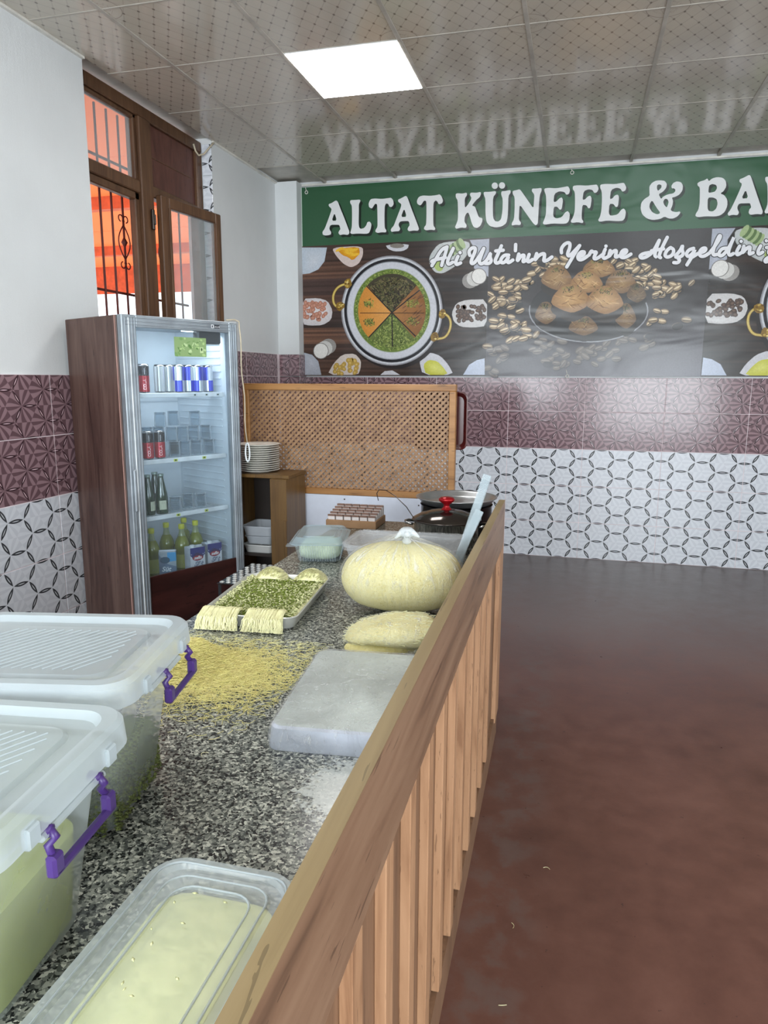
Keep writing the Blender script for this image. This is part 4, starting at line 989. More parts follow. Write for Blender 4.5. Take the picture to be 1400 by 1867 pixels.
def can_thing(lab, a, r, h, group, metal=M['alu']):
    t = thing('drink_can', lab, 'can', (0, 0, 0), FRZ, group)
    o = a.build('can_print', M['can'], t); 
    G().lathe([(0, h-.001), (r*.8, h-.001), (r*.84, h+.003), (r*.9, h+.003), (r, h-.006)], 20).build('can_lid', M['steel'], t); G().lathe([(0, .002), (r*.8, 0), (r, .006)], 20).build('can_base', M['steel'], t); return t
q = MT('can_print', .25, .35, spec=.6); av = q.n.new('ShaderNodeVertexColor'); av.layer_name = 'ink'; q.l.new(av.outputs[0], q.p.inputs['Base Color']); M['can'] = q.m
BL, SV = (44, 60, 186), (192, 198, 204)
def energy():
    return can_mesh([(.006, .06, lambda t: SV if (int(t*4+.5) % 2) else BL), (.06, .128, lambda t: BL if (int(t*4+.5) % 2) else SV)], .0265, .134)
def silver(): return can_mesh([(.006, .128, lambda t: (150, 156, 158) if int(t*12) % 3 else (206, 210, 212))], .0265, .134)
def cola():
    a = can_mesh([(.006, .082, lambda t: (170, 24, 40)), (.082, .128, lambda t: (34, 30, 34))], .0265, .134); a.k = 1
    n0 = len(a.v)
    fr_ang = -PI/2-.35
    a.put = lambda x, y, k: ((.0266+k)*math.cos(fr_ang+x/.0265), (.0266+k)*math.sin(fr_ang+x/.0265), y)
    a.eps = 6e-5
    a.poly([(-.024, .088), (0, .08), (.024, .088), (.024, .0845), (0, .0765), (-.024, .0845)], (232, 224, 224))
    art_text(a, 'COLA', .006, .040, .0195, (240, 226, 226), rot=PI/2)
    a.ell(.0, .105, .010, .003, (150, 150, 154), n=8); a.rect(-.0012, .088, .0012, .118, (200, 200, 204)); return a
row = [(262, 'cola', 'black and red cola can at the left end of the top fridge shelf'), (291, 'silver', 'plain silver can, left of the pair on the top fridge shelf'), (308, 'silver', 'plain silver can, right of the pair on the top fridge shelf'), (326, 'energy', 'blue and silver can, first from the left on the top fridge shelf'), (343, 'energy', 'blue and silver can, second from the left on the top fridge shelf'), (360, 'energy', 'blue and silver can, third from the left on the top fridge shelf'), (379, 'energy', 'blue and silver can at the right end of the top fridge shelf')]
proto = {}
for i, (px, kd, lab) in enumerate(row):
    yy = .11 if kd != 'silver' else .16
    if kd == 'energy' and i % 2 == 0: yy = .13
    x = fx(px, SZ[0]+.06, yy)
    if kd not in proto:
        proto[kd] = t = can_thing(lab, {'cola': cola, 'silver': silver, 'energy': energy}[kd](), .0265, .134, 'cans in the display fridge')
    else: t = dup(proto[kd]); t['label'] = lab
    t.location = fpos(x, yy, SZ[0]); t.rotation_euler = (0, 0, FRZ+(i*1.35 if kd == 'energy' else 0))
for px, lab in ((270, 'black and red cola can, left of the two on the middle shelf'), (291, 'black and red cola can, right of the two on the middle shelf')):
    t = dup(proto['cola']); t['label'] = lab; t.location = fpos(fx(px, SZ[1]+.06, .10), .10, SZ[1])
# glasses, upside down
gl0 = None
def place_glass(px, z, yy, lab):
    global gl0
    if gl0 is None:
        gl0 = thing('drinking_glass', lab, 'glass', (0, 0, 0), FRZ, 'short glasses in the display fridge')
        G().lathe([(.030, 0), (.0285, 0), (.0245, .06), (.0255, .072), (.0265, .074), (.0280, .074), (.0285, .071), (.0270, .06), (.030, 0)], 20).build('glass_wall', M['glass'], gl0)
        G().lathe([(0, .062), (.0235, .062), (.0265, .068), (.0265, .0735), (0, .0735)], 20).build('glass_foot', M['glass'], gl0); t = gl0
    else: t = dup(gl0); t['label'] = lab
    t.location = fpos(fx(px, z+.03, yy), yy, z); return t
for i, px in enumerate((318, 338, 358, 381)): place_glass(px, SZ[1], .13, 'upturned glass, %s from the left in the bottom row on the middle shelf' % ['first', 'second', 'third', 'fourth'][i])
for i, px in enumerate((313, 333, 353, 375)): place_glass(px, SZ[1]+.0755, .13, 'upturned glass, %s from the left in the second row on the middle shelf' % ['first', 'second', 'third', 'fourth'][i])
for i, (px, yy) in enumerate(((292, .13), (316, .2), (355, .13))):
    place_glass(px, SZ[1]+.151, yy, 'upturned glass, %s from the left in the top row on the middle shelf' % ['first', 'second', 'third'][i])
for i, px in enumerate((268, 289)): place_glass(px, SZ[1]+.0755, .2, ['upturned glass behind the left cola can on the middle shelf', 'upturned glass behind the right cola can on the middle shelf'][i])
for i, px in enumerate((262, 290, 318)): place_glass(px, SZ[1], .2, ['upturned glass at the back under the stack, left one', 'upturned glass at the back under the stack, middle one', 'upturned glass at the back under the stack, right one'][i])
for i, (px, yy) in enumerate(((320, .11), (343, .15), (366, .11))): place_glass(px, SZ[2], yy, 'upturned glass, %s of three beside the green bottles' % ['first', 'second', 'last'][i])
# green mineral water bottles
gb0 = None
for i, (px, yy, lab) in enumerate(((270, .115, 'dark green glass bottle at the front left of the third shelf'), (294, .105, 'dark green glass bottle with a cream label at the front of the third shelf'), (283, .185, 'dark green glass bottle standing behind the two front bottles'))):
    if gb0 is None:
        gb0 = thing('glass_bottle', lab, 'bottle', (0, 0, 0), FRZ, 'green bottles in the display fridge')
        G().lathe([(0, 0), (.028, 0), (.031, .006), (.031, .075), (.029, .1), (.018, .155), (.0135, .18), (.0135, .192)], 24).build('bottle_body', M['green_glass'], gb0)
        G().lathe([(.0155, .188), (.016, .19), (.0155, .2), (0, .201)], 18).build('bottle_cap', plain('crown_cap', (150, 168, 160), .3, .6), gb0)
        a = Art(lambda x, y, k: ((.0314+k)*math.cos(-PI/2-.35+x/.031), (.0314+k)*math.sin(-PI/2-.35+x/.031), y))
        for k in range(6): x0 = -.018+.006*k; a.poly([(x0, .022), (x0+.006, .022), (x0+.006, .068), (x0, .068)], (196, 200, 176))
        a.k += 3; a.ell(0, .057, .006, .006, (40, 50, 40), n=10); a.rect(-.012, .03, .0, .045, (120, 150, 130)); a.build('bottle_label', M['ink'], gb0); t = gb0
    else: t = dup(gb0); t['label'] = lab
    t.location = fpos(fx(px, SZ[2]+.1, yy), yy, SZ[2]); t.rotation_euler = (0, 0, FRZ+(.7 if i == 0 else 0))
# lemonade bottles, on the liner floor
BZ = .386; lb0 = None
for i, (px, yy, lab) in enumerate(((277, .20, 'yellow lemonade bottle at the left end of the lowest level'), (304, .275, 'yellow lemonade bottle, second from the left on the lowest level'), (332, .185, 'yellow lemonade bottle in the middle, in front of another cap'), (336, .32, 'yellow lemonade bottle at the very back of the lowest level'), (357, .21, 'yellow lemonade bottle at the right end of the lowest level'))):
    if lb0 is None:
        lb0 = thing('lemonade_bottle', lab, 'bottle', (0, 0, 0), FRZ, 'lemonade bottles in the display fridge')
        G().lathe([(0, 0), (.036, 0), (.04, .01), (.04, .05), (.038, .06), (.04, .07), (.04, .15), (.037, .165), (.04, .18), (.038, .20), (.028, .228), (.0185, .243)], 24).build('bottle_body', M['lemon'], lb0)
        G().lathe([(.0185, .243), (.0145, .262), (.0135, .285)], 18).build('bottle_neck', M['neck'], lb0)
        G().lathe([(.0155, .281), (.0160, .283), (.0160, .303), (.014, .306), (0, .306)], 18).build('bottle_cap', M['yellow_cap'], lb0)
        a = Art(lambda x, y, k: ((.0404+k)*math.cos(-PI/2-.35+x/.04), (.0404+k)*math.sin(-PI/2-.35+x/.04), y))
        for k in range(16): x0 = -.064+.008*k; a.poly([(x0, .075), (x0+.008, .075), (x0+.008, .148), (x0, .148)], (176, 178, 84))
        a.k += 4; a.ell(0, .11, .016, .02, (206, 206, 160), n=12); a.ell(.0, .095, .014, .006, (54, 48, 70), n=10); a.build('bottle_label', M['ink'], lb0); t = lb0
    else: t = dup(lb0); t['label'] = lab
    t.location = fpos(fx(px, BZ+.2, yy), yy, BZ)
# cartons
def carton(lab, px, yy, rz, style, z=BZ):
    t = thing('milk_carton', lab, 'carton', fpos(fx(px, z+.15, yy), yy, z), FRZ+rz, 'milk cartons in the display fridge')
    w, d, h = .042, .033, .198
    G().box(-w, w, -d, d, 0, h, .002).box(-w, w, -.003, .003, h, h+.006).build('carton_body', plain('carton_board', (206, 212, 222), .45), t)
    if style: G().lathe([(.013, h), (.013, h+.011), (.011, h+.013), (0, h+.013)], 16, (-.02, -.014, 0)).build('screw_cap', M['white'], t)
    a = Art(lambda x, y, k: (x, -d-.0003-k, y)); 
    if style:
        a.rect(-w, 0, w, h, (220, 224, 232)); a.poly([(-w, h), (w, h), (w, h-.034)]+[(w-2*w*k/8, h-.034-(.016 if k % 2 else .006)) for k in range(9)]+[(-w, h-.034)], (40, 46, 126))
        for k in range(9): a.ell(-w*.85+k*.0095, h-.034-(k*7 % 4)*.004, .0018, .0028, (226, 230, 240), n=6)
        a.ell(0, h-.052, .032, .019, (52, 32, 88), n=20); a.ell(-.004, h-.043, .018, .016, (52, 32, 88), n=16); a.ell(0, h-.056, .029, .0135, (168, 46, 62), n=20)
        art_text(a, 'sefin', 0, h-.062, .023, (244, 240, 244), .25, .0008)
        art_text(a, 'Süt', .001, h-.099, .036, (26, 38, 92), .35, .0018); art_text(a, 'Süt', 0, h-.098, .036, (196, 206, 226), .35, .0)
    else:
        a.rect(-w, 0, w, h, (96, 116, 140)); a.poly([(-w, h), (w, h), (w, h-.075), (0, h-.06), (-w, h-.01)], (150, 164, 174)); a.poly([(.0, h), (w, h), (w, h-.045), (.0, h-.05)], (60, 150, 204))
        a.ell(-.012, h-.04, .024, .017, (22, 52, 80), n=18); a.ell(-.012, h-.04, .021, .0145, (36, 80, 104), n=18); art_text(a, 'Süt', -.008, h-.098, .034, (216, 224, 230), .25, .0006); a.rect(-w, 0, w, .03, (52, 60, 72))
    a.build('carton_print', M['ink'], t)
    b = Art(lambda x, y, k: (w+.0003+k, x, y))
    if style: b.rect(-d, 0, d, h-.05, (214, 218, 228)); b.rect(-d, h-.05, d, h, (40, 46, 126))
    else: b.rect(-d, 0, d, h, (160, 176, 160)); b.rect(-d+.006, .04, d-.004, h-.06, (76, 104, 60)); b.rect(-d, h-.05, d, h, (60, 150, 204))
    b.build('carton_side', M['ink'], t); return t
carton('bluish grey milk carton with a green side panel, left of the cartons', 306, .10, -.62, 0)
carton('white and blue milk carton with red oval, nearer of the pair', 355, .085, -.12, 1)
carton('white and blue milk carton with red oval, standing at the right', 386, .10, -.12, 1)
# cord with plastic pull hanging at the fridge corner
pc = thing('pull_cord', 'beige cord with a white loop handle hanging at the fridge corner', 'cord', (0, 0, 0))
cpx = fpos(fw+.004, -.012, 0)
pts = [(cpx[0]-.03, cpx[1]-.08, fh+.006), (cpx[0]-.012, cpx[1]-.03, fh+.012), (cpx[0], cpx[1], fh+.004)]+[(cpx[0]+.004*math.sin(k*1.3)+.014*k/10, cpx[1]+.002*k, fh-.06*k-.02) for k in range(11)]
G().tube(pts, .0035, 6).build('cord_line', M['cord'], pc)
e = pts[-1]; g = G(); g.tube([(e[0]+.012*math.sin(t), e[1], e[2]-.055+.045*math.cos(t)*(1 if math.cos(t) < 0 else 1.2)) for t in np.linspace(0, 2*PI, 16, endpoint=False)], .0048, 6, closed=True); g.build('loop_handle', M['white'], pc)
cbl = thing('ceiling_cable', 'thin beige cable curling from the ceiling at the window reveal', 'cable', (0, 0, 0))
G().tube([(-2.485, 4.80, 3.03), (-2.50, 4.775, 3.0), (-2.53, 4.74, 2.945), (-2.555, 4.71, 2.93), (-2.56, 4.68, 2.95), (-2.565, 4.665, 2.99)], .006, 6).build('cable_line', M['cord'], cbl)

# ================================================================ FOOD AND BOXES ON THE COUNTER
CZ = .8
def strands(name, P0, dirs, L, r, mt, parent, curl=.5, seg=4, sag=None, kind='stuff', n3=3):
    """many thin curved strands as one mesh. P0, dirs: arrays n x 3"""
    n = len(P0); rng = np.random.default_rng(5)
    t = np.linspace(0, 1, seg+1)
    d = dirs/np.linalg.norm(dirs, axis=1, keepdims=True)
    side = np.cross(d, np.array([0, 0, 1.0])); side += 1e-6; side /= np.linalg.norm(side, axis=1, keepdims=True)
    amp = rng.normal(0, curl, (n, 1))*L[:, None]
    pts = P0[:, None, :]+d[:, None, :]*(t[None, :, None]-.5)*L[:, None, None]+side[:, None, :]*(np.sin(t*PI)[None, :, None]*amp[:, :, None])
    if sag is not None: pts = sag(pts)
    up = np.cross(side, d)
    V = np.zeros((n, seg+1, n3, 3))
    for k in range(n3):
        w = 2*PI*k/n3; V[:, :, k, :] = pts+(side*math.cos(w)+up*math.sin(w))[:, None, :]*r
    V = V.reshape(-1, 3); idx = np.arange(n)[:, None, None]*(seg+1)*n3
    i = np.arange(seg)[None, :, None]*n3; k = np.arange(n3)[None, None, :]; k2 = (k+1) % n3
    f = np.stack([idx+i+k, idx+i+k2, idx+i+n3+k2, idx+i+n3+k], -1).reshape(-1, 4)
    me = bpy.data.meshes.new(name); me.vertices.add(len(V)); me.vertices.foreach_set('co', V.ravel().astype(np.float32))
    me.loops.add(f.size); me.loops.foreach_set('vertex_index', f.ravel().astype(np.int32)); me.polygons.add(len(f)); me.polygons.foreach_set('loop_start', np.arange(0, f.size, 4, dtype=np.int32))
    me.update(calc_edges=True); me.validate(); o = link(name, me, mt, parent)
    if kind: o['kind'] = kind
    return o
def crumbs(name, P0, size, mt, parent, flat=.6):
    n = len(P0); rng = np.random.default_rng(9)
    base = np.array([[1, 0, 0], [-1, 0, 0], [0, 1, 0], [0, -1, 0], [0, 0, 1], [0, 0, -1]], float)
    F8 = np.array([[0, 2, 4], [2, 1, 4], [1, 3, 4], [3, 0, 4], [2, 0, 5], [1, 2, 5], [3, 1, 5], [0, 3, 5]])
    A = rng.uniform(0, 2*PI, n); sc = rng.uniform(.6, 1.3, (n, 1, 1))*size
    B = np.repeat(base[None], n, 0)*np.array([1.5, .7, flat])[None, None]
    ca_, sa_ = np.cos(A)[:, None], np.sin(A)[:, None]; X = B[:, :, 0]*ca_-B[:, :, 1]*sa_; Y_ = B[:, :, 0]*sa_+B[:, :, 1]*ca_
    V = (np.stack([X, Y_, B[:, :, 2]], -1)*sc+P0[:, None, :]).reshape(-1, 3)
    f = (F8[None]+np.arange(n)[:, None, None]*6).reshape(-1, 3)
    me = bpy.data.meshes.new(name); me.vertices.add(len(V)); me.vertices.foreach_set('co', V.ravel().astype(np.float32)); me.loops.add(f.size); me.loops.foreach_set('vertex_index', f.ravel().astype(np.int32)); me.polygons.add(len(f)); me.polygons.foreach_set('loop_start', np.arange(0, f.size, 3, dtype=np.int32))
    me.update(calc_edges=True); o = link(name, me, mt, parent); o['kind'] = 'stuff'; return o
rng = np.random.default_rng(3)

def storage_box(lab, c, rot, hx, hy, ztop, fill_h, fill_mt, fname, green=False, sh=0):
    t = thing('storage_box', lab, 'box', (c[0], c[1], CZ), rot, 'large lidded storage boxes on the counter')
    zl = ztop-CZ
    # body
    bx, by = hx-.022, hy-.022
    G().loft([(.002, bx-.045, by-.04, .035), (.0, bx-.055, by-.05, .03), (.012, bx-.032, by-.028, .04), (zl*.55, bx-.016, by-.014, .035), (zl*.80, bx-.008, by-.007, .032), (zl*.805, bx-.002, by-.002, .032), (zl-.034, bx, by, .032)], cap0=True, cap1=False, seg=6).build('box_body', M['milky'], t, auto=True)
    if fname:
        G().loft([(.006, bx-.055, by-.05, .03), (.014, bx-.036, by-.032, .038), (fill_h, bx-.03, by-.027, .035), (fill_h+.006, bx-.05, by-.05, .03)], seg=6).build(fname, fill_mt, t, auto=True)
        n = 2600; s = rng.integers(0, 4, n); u = rng.uniform(-1, 1, n); z = rng.uniform(.012, fill_h+.005, n)
        P0 = np.stack([np.where(s == 0, bx-.03, np.where(s == 1, -(bx-.03), u*(bx-.04))), np.where(s == 2, by-.027, np.where(s == 3, -(by-.027), u*(by-.04))), z], 1)
        crumbs('loose_bits', P0, .0034, fill_mt, t) if green else None
    # lid
    lid = G().loft([(zl-.036, hx-.004, hy-.004, .04), (zl-.034, hx, hy, .042), (zl-.006, hx-.002, hy-.002, .042), (zl, hx-.007, hy-.007, .04), (zl, hx-.022, hy-.022, .034), (zl-.010, hx-.028, hy-.028, .032), (zl-.012, hx-.05, hy-.05, .03), (zl-.007, hx-.054, hy-.054, .03)], cap0=False, seg=7).build('lid', M['milky_lid'], t, auto=True)
    g = G(); n = 19; ax, ay = hx-.07, hy-.07
    for k in range(n):     # slanting ribs moulded into the lid
        x = -ax*1.15+(2*ax*1.15)*k/(n-1); p0 = (x-.05, -ay); p1 = (x+.05, ay)
        def cx_(p, q_):
            lo, hi = 0., 1.
            dx = q_[0]-p[0]
            lo = max(lo, (-ax-p[0])/dx); hi = min(hi, (ax-p[0])/dx); return lo, hi
        lo_, hi_ = cx_(p0, p1)
        if hi_-lo_ > .1:
            a_ = (p0[0]+(p1[0]-p0[0])*lo_, p0[1]+(p1[1]-p0[1])*lo_, zl-.0065); b_ = (p0[0]+(p1[0]-p0[0])*hi_, p0[1]+(p1[1]-p0[1])*hi_, zl-.0065); g.tube([a_, b_], .0011, 4, False)
    g.build('lid_ribs', M['milky_lid'], lid)
    g = G(); 
    for yy in (-.075, .075): g.box(hx-.006, hx+.0035, yy-.010, yy+.010, zl-.038, zl-.016, .002)
    g.box(hx-.012, hx+.002, -.062, .062, zl-.046, zl-.037, .003); g.build('lid_clasp', M['milky_lid'], lid)
    # purple bail handle on the aisle side
    g = G(); r = .0046; s = .048; xh = hx-.002
    for e in (-1, 1):
        y_ = sh+e*s
        g.tube([(xh-.01, y_, zl-.038), (xh+.004, y_, zl-.040)], .0066, 8)
        g.tube([(xh, y_, zl-.036), (xh+.008, y_, zl-.046), (xh+.001, y_+e*.003, zl-.054), (xh+.008, y_+e*.006, zl-.066)], r, 7)
        g.box(xh+.002, xh+.014, min(y_-e*.004, y_+e*.014), max(y_-e*.004, y_+e*.014), zl-.084, zl-.060, .003)
    g.box(xh+.004, xh+.014, sh-s-.012, sh+s+.012, zl-.085, zl-.076, .003)
    g.build('handle', M['purple'], t, 'purple bail handle')
    return t
M['fill_green'] = plain('green_crumb_fill', (92, 102, 54), .8, ns=220, amt=.35); M['fill_yellow'] = plain('olive_powder_fill', (170, 180, 98), .8, ns=5, amt=.1)
storage_box('milky plastic storage box with green crumbs, rear of the two', (-.7545, .858), .2075, .185, .148, 1.06, .095, M['fill_green'], 'green_crumbs', True, .045)
storage_box('milky plastic storage box with yellowish contents, nearest the camera', (-.671, .555), .14, .185, .148, 1.053, .125, M['fill_yellow'], 'yellow_filling')
# low tub with a clear lid
lt_ = thing('low_tub', 'low clear lidded tub full of pale yellow paste beside the rail', 'tub', (-.372, .555, CZ), .012)
G().loft([(0, .070, .128, .03), (.01, .076, .134, .034), (.05, .082, .14, .036), (.056, .088, .146, .038)], cap1=False, seg=6).build('tub_body', M['tub'], lt_, auto=True)
me_ = G().loft([(.005, .068, .126, .03), (.045, .073, .126, .035), (.0585, .062, .105, .045)], seg=6); me_.build('yellow_paste', plain('pale_yellow_paste', (250, 255, 178), .6, ns=60, amt=.05, bump=.4, bs=90), lt_, auto=True)
ld = G().loft([(.052, .090, .148, .042), (.070, .094, .152, .044), (.074, .091, .149, .042), (.074, .082, .140, .038), (.068, .079, .137, .036), (.068, .068, .126, .03), (.071, .065, .123, .028), (.071, .05, .108, .022), (.068, .047, .105, .02)], cap0=False, seg=7).build('clear_lid', M['tub_lid'] if 'tub_lid' in M else milky('clear_lid_plastic', .62, (222, 232, 238), .14, .2), lt_, auto=True)
g = G()
for hx_, hy_ in ((.081, .139), (.064, .122), (.049, .107)):
    n = 40; pts = []
    for q_, (sx, sy) in enumerate(((1, 1), (-1, 1), (-1, -1), (1, -1))):
        for k in range(6): a_ = (q_+k/5)*PI/2; pts.append((sx*(hx_-.026)+.026*math.cos(a_), sy*(hy_-.026)+.026*math.sin(a_), .0745 if hx_ > .08 else .0715))
    g.tube(pts, .0014, 5, closed=True)
g.build('lid_ridges', M['milky_lid'], ld)
P0 = np.stack([rng.uniform(-.06, .06, 14), rng.uniform(-.1, .12, 14), np.full(14, .0735)], 1); crumbs('crumbs', P0, .002, M['pist2'], lt_)

# baking tray with kadayif and pistachio
tt = thing('kadayif_tray', 'aluminium tray of shredded pastry topped with chopped pistachio', 'tray', (-.838, 1.862, CZ), math.radians(6))
hx, hy = .134, .205
G().loft([(0, hx-.018, hy-.018, .022), (.003, hx-.012, hy-.012, .026), (.034, hx-.002, hy-.002, .03), (.036, hx+.002, hy+.002, .032), (.038, hx, hy, .031)], cap1=False, seg=6).build('tray_shell', M['alu_light'], tt, auto=True)
G().loft([(.038, hx, hy, .031), (.034, hx-.005, hy-.005, .028), (.005, hx-.014, hy-.014, .024)], cap0=False, seg=6).build('tray_inside', M['alu_light'], tt, auto=True)
G().loft([(.006, hx-.016, hy-.016, .022), (.026, hx-.012, hy-.02, .022), (.031, hx-.03, hy-.04, .02)], seg=6).build('pastry_bed', M['kad'], tt, auto=True)
n = 9000; P0 = np.stack([rng.uniform(-1, 1, n)*(hx-.014), rng.uniform(-1, 1, n)*(hy-.022), rng.uniform(.029, .036, n)], 1)
k_ = (np.abs(P0[:, 0]) < hx-.022+rng.normal(0, .006, n)) & ~((P0[:, 1] > hy-.05) & (rng.random(n) < .8)); P1 = P0[k_]
crumbs('chopped_pistachio', P1[:int(len(P1)*.86)], .0026, M['pist'], tt); crumbs('pale_crumbs', P1[int(len(P1)*.86):]+np.array([0, 0, .002]), .003, M['pist2'], tt)
P2 = P0[(np.abs(P0[:, 0]) > hx-.034)][:420]+np.array([0, 0, .003]); crumbs('cheese_bits', P2, .0038, M['pist2'], tt)
# strands hanging over the near edge
def hang(xc, w, n, drop):
    x = rng.uniform(xc-w, xc+w, n); yj = rng.normal(0, .003, n); seg = 8; lay = rng.uniform(0, .016, n)
    V = []; L_ = rng.uniform(.55, 1.15, n)*drop
    pts = np.zeros((n, seg+1, 3))
    for s_ in range(seg+1):
        t_ = s_/seg
        if t_ < .38:
            q_ = t_/.38; pts[:, s_, 0] = x; pts[:, s_, 1] = -(hy-.045)-q_*.043; pts[:, s_, 2] = .036+.007*math.sin(q_*PI*.9)+lay*.5
        else:
            q_ = (t_-.38)/.62; pts[:, s_, 0] = x+rng.normal(0, .0018, n)+(x-xc)*.12*q_; pts[:, s_, 1] = -(hy+.004)-lay-.006*math.sin(q_*2)-.01*q_; pts[:, s_, 2] = np.maximum(.041-q_*L_+lay*.3*(1-q_), .002+lay*.25)
    r = .0010; V = np.zeros((n, seg+1, 3, 3))
    for k in range(3): w_ = 2*PI*k/3; V[:, :, k, :] = pts+np.array([math.cos(w_)*r, math.sin(w_)*r*.5, math.sin(w_)*r])
    V = V.reshape(-1, 3); idx = np.arange(n)[:, None, None]*(seg+1)*3; i = np.arange(seg)[None, :, None]*3; k = np.arange(3)[None, None, :]; k2 = (k+1) % 3
    f = np.stack([idx+i+k, idx+i+k2, idx+i+3+k2, idx+i+3+k], -1).reshape(-1, 4)
    return V, f
for xc, w, n in ((-.075, .052, 300), (.052, .05, 300)):
    V, f = hang(xc, w, n, .045); me = bpy.data.meshes.new('hanging_strands'); me.from_pydata(V.tolist(), [], f.tolist()); me.update(); o = link('hanging_strands', me, M['kad'], tt); o['kind'] = 'stuff'
# heaped bundles at the far edge
for xc in (-.05, .078):
    g = G(); prof = []
    nx, ny = 16, 10; v = []; f = []
    for j in range(ny+1):
        for i in range(nx+1):
            u_, w_ = i/nx*2-1, j/ny; x = xc+u_*(.056-.012*w_); hgt = .034*(1-abs(u_)**2.2)*math.sin(PI*min(1, w_*.86+.06)); y_ = hy-.055+w_*.062; v.append((x, y_, .030+max(0, hgt)))
    for j in range(ny):
        for i in range(nx): A = j*(nx+1)+i; f.append((A, A+1, A+nx+2, A+nx+1))
    g.add(v, f, True); g.build('pastry_heap', M['kad'], tt)
    n = 520; u_ = rng.uniform(-1, 1, n); w_ = rng.uniform(.1, .95, n); hgt = .034*(1-np.abs(u_)**2.2)*np.sin(PI*np.minimum(1, w_*.86+.06))
    P0 = np.stack([xc+u_*(.056-.012*w_), hy-.055+w_*.062, .032+np.maximum(0, hgt)], 1); D = np.stack([u_*.12, np.full(n, 1.), -.5*np.cos(PI*(w_*.62+.22))*-1*.0+.15-.5*w_], 1)
    strands('heap_strands', P0, D, rng.uniform(.02, .035, n), .0009, M['kad'], tt, .06, 3)

# loose kadayif on the worktop
lk = thing('loose_kadayif', 'heap of loose yellow kadayif strands scattered on the granite', 'pastry', (-.80, 1.385, CZ))
def mound_z(x, y_): return .062*np.exp(-((x+.025)**2/.0042+(y_-.01)**2/.0038))+.006*np.exp(-((x-.09)**2/.007+(y_-.0)**2/.006))
nx = 26; v = []; f = []
for j in range(nx+1):
    for i in range(nx+1):
        x, y_ = -.14+.28*i/nx, -.13+.26*j/nx; v.append((x, y_, float(mound_z(x, y_))*.9-.0012))
for j in range(nx):
    for i in range(nx):
        A = j*(nx+1)+i
        if v[A][2] > .002: f.append((A, A+1, A+nx+2, A+nx+1))
g = G(); g.add(v, f, True); g.build('heap_core', M['kad2'], lk)
n = 9500; P0 = np.zeros((n, 3)); k = int(n*.55)
P0[:k, 0] = rng.normal(0, .062, k); P0[:k, 1] = rng.normal(0, .055, k)
P0[k:, 0] = rng.normal(.07, .085, n-k); P0[k:, 1] = rng.normal(-.02, .085, n-k)
keep = (P0[:, 0] < .235) & (P0[:, 1] < .225); P0 = P0[keep]; n = len(P0)
P0[:, 2] = mound_z(P0[:, 0], P0[:, 1])+rng.uniform(.0008, .004, n)
A = rng.uniform(0, 2*PI, n); D = np.stack([np.cos(A), np.sin(A), rng.normal(0, .12, n)*(P0[:, 2] > .006)], 1)
strands('scattered_strands', P0, D, rng.uniform(.012, .028, n), .00062, M['kad2'], lk, .22, 4)
n = 1500; P0 = np.stack([rng.uniform(-.2, .24, n), rng.normal(.13, .13, n), np.full(n, .0012)], 1); P0 = P0[P0[:, 1] < .225]; n = len(P0); A = rng.uniform(0, 2*PI, n)
strands('thin_scatter', P0, np.stack([np.cos(A), np.sin(A), A*0], 1), rng.uniform(.01, .026, n), .0006, M['kad'], lk, .25, 4)

# wrapped upturned tray
wt = thing('wrapped_tray', 'upturned metal tray wrapped in cling film beside the rail', 'tray', (-.405, 1.2945, CZ), math.radians(6))
M['tray_matt'] = plain('matt_tray_bottom', (206, 216, 213), .42, .25, ns=6, amt=.08, bump=.3, bs=14); M['tray_side'] = plain('tray_side_metal', (212, 220, 238), .3, .35)
G().loft([(0, .121, .19, .022), (.003, .122, .191, .022), (.040, .118, .187, .022), (.0445, .114, .183, .02)], seg=6, cap1=False).build('tray_side', M['tray_side'], wt, auto=True)
G().loft([(.0445, .114, .183, .02), (.046, .108, .177, .02)], seg=6, cap0=False).build('tray_bottom', M['tray_matt'], wt, auto=True)
v = []; f = []; nx, ny = 40, 60
g = G(); rings = []
def wrinkle(lst, amp):
    random.seed(4); return lst
me_ = G().loft([(.001, .1235, .1925, .024), (.02, .1245, .1935, .026), (.042, .121, .190, .026), (.0485, .114, .183, .024), (.0490, .07, .13, .02)], cap0=False, seg=8)
for i, p in enumerate(me_.v):
    h_ = math.sin(i*12.9898)*43758.5453; h_ -= math.floor(h_); me_.v[i] = (p[0]*(1+.010*(h_-.4)), p[1]*(1+.006*(h_-.4)), p[2])
me_.build('cling_film', M['wrap'], wt, auto=False)

